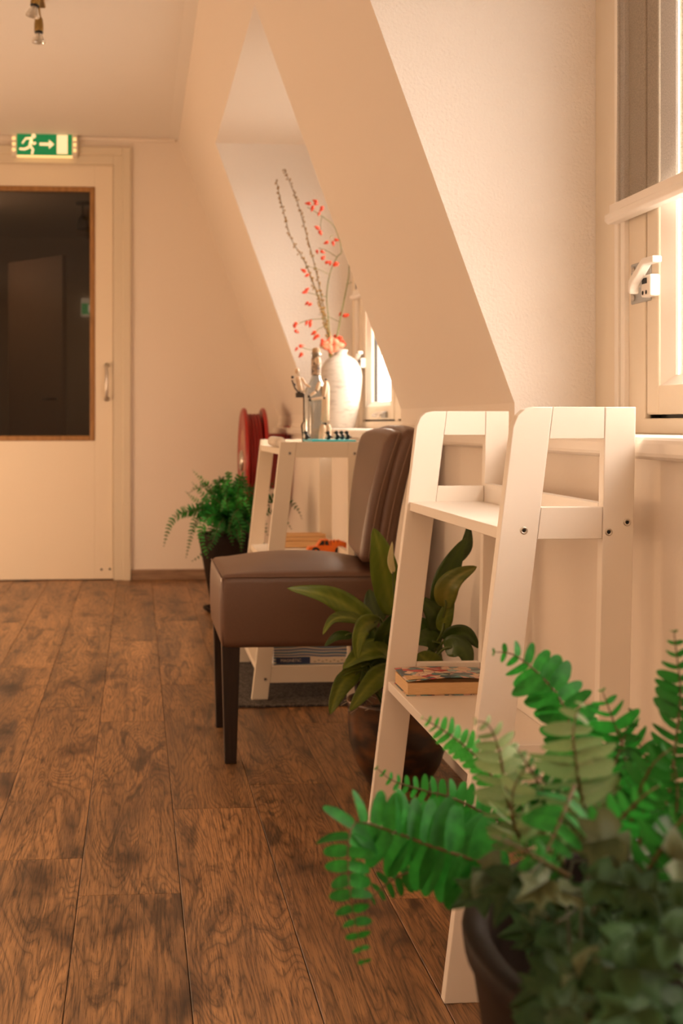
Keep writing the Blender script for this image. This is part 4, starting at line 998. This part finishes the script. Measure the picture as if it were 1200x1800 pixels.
LL = [
 ([(692, 1082, 3.02), (680, 1030, 3.0), (668, 970, 2.98), (656, 928, 2.97)], 45, 'lily', 12, .15),
 ([(655, 1100, 2.98), (620, 1072, 2.94), (570, 1046, 2.90), (504, 1034, 2.88)], 37, 'lily', 22, .2),
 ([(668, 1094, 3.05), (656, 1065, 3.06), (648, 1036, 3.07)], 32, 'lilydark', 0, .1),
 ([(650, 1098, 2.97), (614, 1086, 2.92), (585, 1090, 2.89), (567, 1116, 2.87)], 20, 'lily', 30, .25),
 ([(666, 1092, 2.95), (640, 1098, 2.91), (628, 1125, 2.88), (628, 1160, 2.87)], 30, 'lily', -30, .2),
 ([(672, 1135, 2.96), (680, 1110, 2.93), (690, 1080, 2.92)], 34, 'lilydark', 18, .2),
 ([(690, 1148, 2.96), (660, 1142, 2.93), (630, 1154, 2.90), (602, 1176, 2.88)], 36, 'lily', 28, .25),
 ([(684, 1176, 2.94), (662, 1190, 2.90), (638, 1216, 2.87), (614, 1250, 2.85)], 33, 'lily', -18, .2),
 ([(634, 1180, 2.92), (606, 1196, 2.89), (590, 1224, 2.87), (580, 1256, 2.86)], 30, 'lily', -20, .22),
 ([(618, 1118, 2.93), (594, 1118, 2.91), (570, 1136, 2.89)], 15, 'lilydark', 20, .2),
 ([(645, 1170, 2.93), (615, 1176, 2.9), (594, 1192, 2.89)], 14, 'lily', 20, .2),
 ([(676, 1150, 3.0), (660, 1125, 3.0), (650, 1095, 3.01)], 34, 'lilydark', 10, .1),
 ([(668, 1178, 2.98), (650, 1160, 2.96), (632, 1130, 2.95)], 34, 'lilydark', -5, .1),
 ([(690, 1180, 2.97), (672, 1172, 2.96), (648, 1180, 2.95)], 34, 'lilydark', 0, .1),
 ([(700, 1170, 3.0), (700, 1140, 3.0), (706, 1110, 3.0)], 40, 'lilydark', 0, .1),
 ([(640, 1205, 2.96), (655, 1190, 2.96), (690, 1185, 2.97)], 36, 'lilydark', 0, .1),
 # behind the near shelf
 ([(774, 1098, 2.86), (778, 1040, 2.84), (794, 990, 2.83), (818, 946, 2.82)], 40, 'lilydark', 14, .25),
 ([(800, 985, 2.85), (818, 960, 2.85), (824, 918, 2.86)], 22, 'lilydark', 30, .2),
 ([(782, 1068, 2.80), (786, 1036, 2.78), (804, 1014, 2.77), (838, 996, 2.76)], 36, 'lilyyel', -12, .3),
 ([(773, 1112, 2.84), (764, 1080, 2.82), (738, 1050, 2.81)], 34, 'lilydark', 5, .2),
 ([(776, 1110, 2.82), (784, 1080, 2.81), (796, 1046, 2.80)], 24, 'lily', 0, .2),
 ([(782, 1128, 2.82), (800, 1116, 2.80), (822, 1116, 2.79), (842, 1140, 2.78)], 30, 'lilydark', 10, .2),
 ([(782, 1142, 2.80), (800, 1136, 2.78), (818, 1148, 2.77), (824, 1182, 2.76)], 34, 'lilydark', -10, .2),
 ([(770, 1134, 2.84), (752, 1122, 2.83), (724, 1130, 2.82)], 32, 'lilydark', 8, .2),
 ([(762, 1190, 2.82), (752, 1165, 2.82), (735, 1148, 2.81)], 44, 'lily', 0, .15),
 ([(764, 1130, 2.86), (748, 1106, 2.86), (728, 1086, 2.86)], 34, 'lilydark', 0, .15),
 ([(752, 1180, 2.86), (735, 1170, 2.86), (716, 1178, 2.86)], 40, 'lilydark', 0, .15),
]
for a_ in LL: lily_leaf(a_[0], a_[1], a_[2], a_[3], a_[4])
tip = lp([(833, 997, 2.762), (838, 995, 2.76), (838, 1002, 2.76)])
fl_ = thing  # (no extra thing: the flower belongs to the lily)
st_ = lp([(690, 1140, 2.98), (694, 1070, 2.965), (692, 1040, 2.96), (690, 1005, 2.955)])
bm = new_bm(); add_tube(bm, curve_pts([crown_] + st_, 5), .0022, 6); fs_ = obj('flower_stalk', bm, M['petiole'], lily)
sp = blade('spathe', lp([(690, 1008, 2.955), (684, 985, 2.95), (689, 952, 2.95)]), .020, lily, M['spathe'], R(40), .5, 12, 6, 1.0, .05, FACE)
# the thick main stem seen through the shelf
bm = new_bm(); add_tube(bm, curve_pts([crown_] + lp([(768, 1185, 2.86), (771, 1140, 2.85), (774, 1096, 2.84)]), 6), .0055, 8); obj('stem', bm, M['petiole'], lily)


# ferns -------------------------------------------------------------------
def leaflet_mesh(name, mt, curl, asym, wid=.235):
    bm = new_bm(); rows = []; prof = [(0, .45), (.08, .9), (.3, 1.0), (.6, .92), (.85, .62), (.96, .32), (1, .0)]
    for t, w in prof:
        z = -curl * t * t
        rows.append([bm.verts.new((t + .04 * asym * math.sin(t * 3), k * w * wid, z + abs(k) * w * .05)) for k in (-1, 0, 1)] if w > 0 else [bm.verts.new((t, 0, z))])
    for a_, b_ in zip(rows[:-1], rows[1:]):
        if len(b_) == 3:
            for k in (0, 1): bm.faces.new((a_[k], b_[k], b_[k + 1], a_[k + 1]))
        else:
            for k in (0, 1): bm.faces.new((a_[k], b_[0], a_[k + 1]))
    me = bpy.data.meshes.new(name); bm.to_mesh(me); bm.free(); me.materials.append(mt)
    for p_ in me.polygons: p_.use_smooth = True
    return me
LEAFLETS = {k: [leaflet_mesh('leaflet', M[k], c_, a_) for c_, a_ in ((.10, 1), (.22, -1), (.34, .5))] for k in ('fern', 'ferndark', 'fernpale', 'fernbright')}
def frond(parent, org, pts, half, mt, separate=False, gap=None, normal=None, rnd=None, twist=0.0, taper=(.10, .45), sweep=.30, both=True, thick=.0016, up=0.0):
    """pts: world points from the base to the tip; half: leaflet length at its longest"""
    rnd = rnd or random.Random(5)
    P = curve_pts([p - org for p in pts], 10); L_ = [0]
    for a_, b_ in zip(P[:-1], P[1:]): L_.append(L_[-1] + (b_ - a_).length)
    tot = L_[-1]; gap = gap or half * .30
    bm = new_bm(); add_tube(bm, P, [thick * (1 - .75 * i / len(P)) for i in range(len(P))], 5)
    mats_ = []; n = max(6, int(tot / gap))
    for i in range(n + 1):
        s_ = tot * (.08 + .92 * i / n); j = 0
        while j < len(L_) - 2 and L_[j + 1] < s_: j += 1
        f = (s_ - L_[j]) / max(1e-6, L_[j + 1] - L_[j]); p = P[j].lerp(P[j + 1], f); T_ = (P[min(j + 2, len(P) - 1)] - P[max(j - 1, 0)]).normalized()
        t = i / n; k = min(1, .35 + t / taper[0] * .65) if t < taper[0] else (1 if t < taper[1] else max(.14, 1 - .86 * ((t - taper[1]) / (1 - taper[1])) ** 1.15))
        nn = normal if normal is not None else (CAMP - org - p)
        S = T_.cross(nn).normalized(); N = S.cross(T_).normalized()
        q = Matrix.Rotation(twist + up, 3, T_); S = q @ S; N = q @ N
        for sd in (-1, 1):
            D = (S * sd + T_ * (sweep + rnd.uniform(-.12, .12)) + N * rnd.uniform(-.40, .15)).normalized()
            Wd = (Matrix.Rotation(rnd.uniform(-.55, .55) + .25 * sd, 3, D) @ N.cross(D)).normalized(); Nn = D.cross(Wd)
            ln = half * k * rnd.uniform(.88, 1.08); wd = ln * rnd.uniform(.85, 1.1) * (1.15 if k < .5 else 1)
            mats_.append(Matrix(((D.x * ln, Wd.x * wd, Nn.x * ln, p.x), (D.y * ln, Wd.y * wd, Nn.y * ln, p.y), (D.z * ln, Wd.z * wd, Nn.z * ln, p.z), (0, 0, 0, 1))))
    if separate:
        fr_ = obj('frond', bm, M['rachis'], parent)
        for k, m_ in enumerate(mats_):
            o = bpy.data.objects.new('leaflet', LEAFLETS[mt][rnd.randrange(3)]); C.objects.link(o); o.parent = fr_; o.matrix_basis = m_
        return fr_
    for f in bm.faces: f.material_index = 1
    for m_ in mats_:
        me = LEAFLETS[mt][rnd.randrange(3)]; k0 = len(bm.verts)
        vs = [bm.verts.new(m_ @ v.co) for v in me.vertices]
        for pl in me.polygons:
            f = bm.faces.new([vs[i] for i in pl.vertices]); f.smooth = True
    return obj('frond', bm, [M[mt], M['rachis']], parent)

def planter(parent, r_top, r_bot, h, wall, mt, rim=.012):
    bm = new_bm()
    add_lathe(bm, [(0, .004), (r_bot - .006, .0), (r_bot, .006), (r_top - .008, h - rim), (r_top - .002, h - rim * .6), (r_top, h - .004), (r_top - .003, h), (r_top - wall, h - .001), (r_top - wall - .002, h - .01), (r_top - wall - .006, h * .72), (0, h * .72)], 72)
    return obj('pot', bm, mt, parent)
M['planter'] = mottled('dark_brown_planter', (.015, .009, .0068), (.021, .0125, .009), 12, .6, spec=.12)

# near planter
FO = Vector((.505, .950, 0)); RIM = .46
nf = thing('potted_fern', 'large dark brown planter with green fern and trailing ivy in the near right corner', 'plant', FO)
planter(nf, .258, .185, RIM, .020, M['planter'], .03)
bm = new_bm(); add_lathe(bm, [(0, .400), (.12, .396), (.2285, .375)], 40); obj('soil', bm, M['soil'], nf)
rf = random.Random(21)
def W_(l): return [at(*p) for p in l]
def FR(l, half_px, mt, **kw): return frond(nf, FO, W_(l), half_px * l[len(l) // 2][2] / F_PX, mt, rnd=rf, **kw)
root = (960, 1560, .98)
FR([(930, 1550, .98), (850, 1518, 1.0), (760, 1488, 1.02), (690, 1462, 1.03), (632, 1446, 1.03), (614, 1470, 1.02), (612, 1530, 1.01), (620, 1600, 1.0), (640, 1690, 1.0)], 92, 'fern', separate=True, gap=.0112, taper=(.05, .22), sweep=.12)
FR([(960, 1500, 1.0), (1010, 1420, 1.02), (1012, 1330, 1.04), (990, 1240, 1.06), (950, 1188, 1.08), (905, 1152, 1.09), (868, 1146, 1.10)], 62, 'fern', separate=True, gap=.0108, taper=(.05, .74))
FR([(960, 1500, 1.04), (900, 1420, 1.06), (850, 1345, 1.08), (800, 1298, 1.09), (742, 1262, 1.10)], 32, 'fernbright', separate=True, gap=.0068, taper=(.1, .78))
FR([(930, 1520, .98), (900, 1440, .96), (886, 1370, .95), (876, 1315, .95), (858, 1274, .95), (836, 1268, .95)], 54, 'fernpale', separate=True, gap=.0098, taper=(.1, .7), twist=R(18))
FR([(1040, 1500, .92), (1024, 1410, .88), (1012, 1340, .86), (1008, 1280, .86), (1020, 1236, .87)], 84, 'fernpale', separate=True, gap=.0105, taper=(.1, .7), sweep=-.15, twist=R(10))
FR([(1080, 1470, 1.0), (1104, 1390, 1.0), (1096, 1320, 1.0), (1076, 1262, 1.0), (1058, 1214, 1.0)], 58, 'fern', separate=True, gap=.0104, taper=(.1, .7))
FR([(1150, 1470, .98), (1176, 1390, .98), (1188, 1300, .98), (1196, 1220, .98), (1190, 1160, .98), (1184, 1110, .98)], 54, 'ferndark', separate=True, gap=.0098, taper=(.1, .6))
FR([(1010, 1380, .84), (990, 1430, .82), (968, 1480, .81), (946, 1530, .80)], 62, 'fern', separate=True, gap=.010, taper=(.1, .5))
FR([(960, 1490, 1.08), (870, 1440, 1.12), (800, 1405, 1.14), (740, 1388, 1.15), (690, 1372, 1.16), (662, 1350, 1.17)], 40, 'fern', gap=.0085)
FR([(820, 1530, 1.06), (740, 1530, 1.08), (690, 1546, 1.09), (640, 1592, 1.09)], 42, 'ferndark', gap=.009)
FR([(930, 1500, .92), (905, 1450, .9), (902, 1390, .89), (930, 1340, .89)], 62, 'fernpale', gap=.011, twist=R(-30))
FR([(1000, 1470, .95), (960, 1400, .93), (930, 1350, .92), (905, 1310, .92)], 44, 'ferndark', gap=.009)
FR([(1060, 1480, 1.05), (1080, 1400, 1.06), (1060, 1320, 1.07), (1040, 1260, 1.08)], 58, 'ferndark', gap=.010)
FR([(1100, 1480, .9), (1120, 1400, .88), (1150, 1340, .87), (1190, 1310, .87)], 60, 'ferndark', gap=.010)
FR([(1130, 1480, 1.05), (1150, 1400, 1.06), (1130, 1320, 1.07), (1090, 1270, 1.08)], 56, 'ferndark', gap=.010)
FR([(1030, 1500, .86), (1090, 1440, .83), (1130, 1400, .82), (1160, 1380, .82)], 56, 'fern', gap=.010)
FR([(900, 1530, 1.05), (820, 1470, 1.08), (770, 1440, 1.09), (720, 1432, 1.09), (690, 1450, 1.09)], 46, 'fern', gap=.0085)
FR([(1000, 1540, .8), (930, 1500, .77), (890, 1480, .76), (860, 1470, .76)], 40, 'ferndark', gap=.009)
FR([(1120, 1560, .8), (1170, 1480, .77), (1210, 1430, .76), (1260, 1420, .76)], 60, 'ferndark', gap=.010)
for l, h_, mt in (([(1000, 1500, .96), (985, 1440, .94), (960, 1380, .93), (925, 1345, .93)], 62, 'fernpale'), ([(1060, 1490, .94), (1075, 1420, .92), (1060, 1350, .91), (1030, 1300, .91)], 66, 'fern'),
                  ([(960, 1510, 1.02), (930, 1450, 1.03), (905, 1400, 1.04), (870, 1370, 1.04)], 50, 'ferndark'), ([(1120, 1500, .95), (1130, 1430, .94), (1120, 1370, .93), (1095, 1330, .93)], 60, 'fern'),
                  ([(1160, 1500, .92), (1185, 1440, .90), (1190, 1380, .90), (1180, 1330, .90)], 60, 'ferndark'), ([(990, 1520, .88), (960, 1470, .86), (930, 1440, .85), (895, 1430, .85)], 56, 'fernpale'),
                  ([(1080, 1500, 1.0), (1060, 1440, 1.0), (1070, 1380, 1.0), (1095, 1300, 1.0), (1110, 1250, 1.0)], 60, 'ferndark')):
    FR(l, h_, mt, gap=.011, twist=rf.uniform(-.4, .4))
for i in range(16):      # fronds towards the far and right side of the planter
    a_ = rf.uniform(-.6, 2.6); r_ = rf.uniform(.16, .30); b_ = FO + Vector((rf.uniform(-.06, .06), rf.uniform(-.06, .06), .41))
    e = b_ + Vector((r_ * math.cos(a_) * .75, r_ * math.sin(a_), rf.uniform(-.02, .12))); e.x = min(e.x, .74)
    m1 = b_.lerp(e, .45) + Vector((0, 0, rf.uniform(.05, .10)))
    frond(nf, FO, [b_, m1, e], rf.uniform(.018, .026), rf.choice(('ferndark', 'fern', 'ferndark')), gap=.009, normal=Vector((0, -.2, 1)), rnd=rf)
# ivy: lobed leaves on thin stems
IVY = [(0, 0), (.12, .30), (.40, .42), (.26, .58), (.30, .98), (.02, .86), (-.10, 1.25)]
def ivy_mesh(mt, i):
    r_ = random.Random(i); half = [(0, .02), (.16, -.14), (.46, -.02), (.58, .16), (.34, .30), (.52, .62), (.22, .60), (.10, .86), (0, 1.08)]
    half = [(x * r_.uniform(.9, 1.1), y + r_.uniform(-.03, .03)) for x, y in half]; half[0] = (0, .02); half[-1] = (0, half[-1][1])
    bm = new_bm(); cen = [bm.verts.new((0, y, .0 - .10 * y * y)) for _, y in half]
    cen_y = [.02, .06, .14, .24, .32, .5, .62, .8, 1.08]
    for v, y in zip(cen, cen_y): v.co.y = y; v.co.z = -.10 * y * y
    cols = {}
    for sd in (-1, 1):
        ed = [cen[0]] + [bm.verts.new((sd * x, y, .06 * x - .12 * (x * x + y * y) + r_.uniform(-.02, .02))) for x, y in half[1:-1]] + [cen[-1]]
        for k in range(len(ed) - 1):
            q = []
            for v in (cen[k], ed[k], ed[k + 1], cen[k + 1]):
                if v not in q: q.append(v)
            if len(q) >= 3: f = bm.faces.new(q); f.smooth = True
    bm.verts.index_update(); cset = {v.index for v in cen}; nv = len(bm.verts)
    me = bpy.data.meshes.new('ivy_leaf'); bm.to_mesh(me); bm.free(); me.materials.append(mt)
    ca = me.color_attributes.new('vein', 'FLOAT_COLOR', 'POINT')
    for i_ in range(nv): q = .5 if i_ in cset else .0; ca.data[i_].color = (q, q, q, 1)
    return me
IV = [ivy_mesh(M['ivy'], i) for i in range(4)]; IVP = [ivy_mesh(M['ivypale'], 10 + i) for i in range(2)]
def ivy_leaf(p, size, down=.6, pale=False, spin=None, face=.8):
    o = bpy.data.objects.new('ivy_leaf', (IVP if pale else IV)[rf.randrange(2 if pale else 4)]); C.objects.link(o); o.parent = nf
    n = ((CAMP - p).normalized() * face + Vector((rf.uniform(-.5, .5), rf.uniform(-.3, .3), rf.uniform(.1, .9)))).normalized()
    a_ = spin if spin is not None else rf.uniform(-1.2, 1.2); d = Vector((math.sin(a_), 0, -math.cos(a_) * down + (1 - down) * .2)); d = (d - n * d.dot(n)).normalized(); x = d.cross(n)
    o.matrix_basis = Matrix.Translation(p - FO) @ Matrix((x, d, n)).transposed().to_4x4() @ Matrix.Diagonal((size, size, size, 1))
for px, py, Y, sz, pl in ((1085, 1470, .80, .036, True), (1078, 1500, .80, .034, True), (846, 1530, .86, .032, True), (870, 1555, .86, .034, False), (905, 1540, .84, .034, False), (940, 1555, .84, .03, False), (966, 1545, .78, .027, True), (985, 1565, .78, .024, True), (1180, 1510, .74, .036, True),
                          (1165, 1470, .78, .034, False), (1040, 1545, .78, .034, False), (1100, 1560, .76, .034, False), (1150, 1570, .76, .032, False), (1010, 1710, .72, .034, True), (1040, 1690, .72, .032, False), (1060, 1755, .70, .034, False), (1120, 1640, .72, .034, False), (1170, 1640, .7, .034, False), (1090, 1700, .7, .034, False), (1180, 1590, .72, .03, False), (1140, 1770, .68, .036, False), (1030, 1780, .70, .03, True)):
    ivy_leaf(at(px, py, Y), sz, pale=pl)
for i in range(60):
    px, py = rf.uniform(930, 1230), rf.uniform(1480, 1800); Y = .98 - (py - 1480) / 320 * .24 + rf.uniform(-.05, .05)
    ivy_leaf(at(px, py, Y), rf.uniform(.024, .036), pale=rf.random() < .08)
bm = new_bm()
for i in range(6):
    a0 = at(rf.uniform(940, 1180), rf.uniform(1480, 1600), rf.uniform(.85, .95)) - FO; a1 = at(rf.uniform(950, 1200), rf.uniform(1600, 1780), rf.uniform(.7, .8)) - FO
    add_tube(bm, curve_pts([Vector((rf.uniform(-.05, .05), rf.uniform(-.05, .05), .40)), a0, a1], 6), .0011, 5)
obj('ivy_stem', bm, mat('ivy_stem', (.030, .032, .010), .8), nf, kind='stuff')

# far fern in its tall dark planter
GO = Vector((.425, 5.90, 0))
gf = thing('potted_fern', 'bushy green fern in a tall dark planter by the far wall and hose reel', 'plant', GO)
bm = new_bm(); add_lathe(bm, [(0, .004), (.10, .0), (.125, .018), (.128, .024), (.120, .024), (.10, .010), (0, .010)], 40); obj('saucer', bm, M['planter'], gf)
bm = new_bm(); add_lathe(bm, [(0, .014), (.082, .012), (.088, .018), (.146, .330), (.150, .352), (.148, .358), (.138, .356), (.132, .30), (0, .30)], 48); obj('pot', bm, M['planter'], gf)
bm = new_bm(); add_lathe(bm, [(0, .32), (.06, .318), (.134, .306)], 24); obj('soil', bm, M['soil'], gf)
def G(l, half, mt, **kw): return frond(gf, GO, W_(l), half * 5.8 / F_PX, mt, rnd=rf, thick=.0022, **kw)
base_ = (405, 920, 5.88)
for l, h_, mt in (
    ([base_, (385, 880, 5.8), (362, 850, 5.75), (338, 826, 5.7)], 11, 'fernbright'), ([base_, (380, 900, 5.75), (355, 868, 5.7), (338, 848, 5.65)], 12, 'fernbright'),
    ([base_, (375, 900, 5.8), (345, 880, 5.75), (326, 864, 5.7)], 9, 'fernbright'), ([base_, (370, 898, 5.75), (325, 900, 5.65), (300, 920, 5.6), (288, 960, 5.58)], 13, 'ferndark'),
    ([base_, (372, 905, 5.8), (330, 898, 5.75), (306, 906, 5.7)], 13, 'ferndark'), ([base_, (375, 905, 5.7), (345, 915, 5.62), (335, 945, 5.58), (327, 980, 5.58)], 11, 'ferndark'),
    ([base_, (375, 905, 5.65), (356, 925, 5.58), (354, 950, 5.55), (364, 980, 5.55)], 14, 'fernbright'), ([base_, (390, 915, 5.65), (378, 940, 5.6), (366, 965, 5.56), (338, 986, 5.56)], 13, 'ferndark'),
    ([base_, (410, 905, 5.65), (424, 930, 5.6), (424, 968, 5.56)], 15, 'ferndark'), ([base_, (405, 880, 5.8), (403, 858, 5.78), (400, 842, 5.76)], 13, 'fernbright'),
    ([base_, (415, 880, 5.8), (420, 855, 5.78), (418, 836, 5.76)], 12, 'fernbright'), ([base_, (430, 885, 5.85), (446, 860, 5.85), (452, 842, 5.85)], 13, 'ferndark'),
    ([base_, (440, 890, 5.85), (470, 860, 5.85), (482, 846, 5.85)], 12, 'ferndark'), ([base_, (445, 895, 5.8), (490, 875, 5.75), (520, 892, 5.72), (530, 912, 5.7)], 12, 'ferndark'),
    ([base_, (440, 905, 5.75), (485, 900, 5.7), (512, 930, 5.66)], 12, 'ferndark'), ([base_, (430, 895, 5.7), (455, 905, 5.62), (470, 940, 5.6)], 13, 'ferndark'),
    ([base_, (400, 890, 5.6), (395, 880, 5.55), (388, 900, 5.5)], 13, 'fernbright'), ([base_, (390, 890, 5.65), (372, 875, 5.6), (352, 885, 5.55)], 13, 'ferndark'),
    ([base_, (415, 890, 5.65), (430, 880, 5.6), (440, 905, 5.56)], 13, 'fernbright'), ([base_, (420, 895, 5.65), (410, 905, 5.58), (400, 935, 5.56)], 13, 'ferndark'),
    ([base_, (395, 870, 5.95), (380, 855, 6.0), (370, 862, 6.05)], 13, 'ferndark'), ([base_, (425, 870, 5.95), (436, 855, 6.0), (450, 868, 6.05)], 13, 'ferndark')):
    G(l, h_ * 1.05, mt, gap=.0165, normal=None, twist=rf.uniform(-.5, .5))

for i in range(26):
    px, py = rf.uniform(325, 470), rf.uniform(850, 935); Y = rf.uniform(5.58, 5.86)
    m_ = ((405 + px) / 2, min(py, 905) - rf.uniform(8, 24), (5.85 + Y) / 2)
    G([(rf.uniform(385, 425), 930, 5.84), m_, (px, py, Y)], 13, rf.choice(('fern', 'ferndark', 'ferndark', 'fernbright')), gap=.0165, twist=rf.uniform(-.6, .6))
for i in range(16):
    px, py = rf.uniform(345, 468), rf.uniform(925, 962); Y = rf.uniform(5.66, 5.78)
    G([(rf.uniform(385, 430), 932, 5.86), ((400 + px) / 2, rf.uniform(905, 922), (5.8 + Y) / 2), (px, py, Y)], 14, rf.choice(('ferndark', 'fern', 'ferndark')), gap=.0165, twist=rf.uniform(-.6, .6))
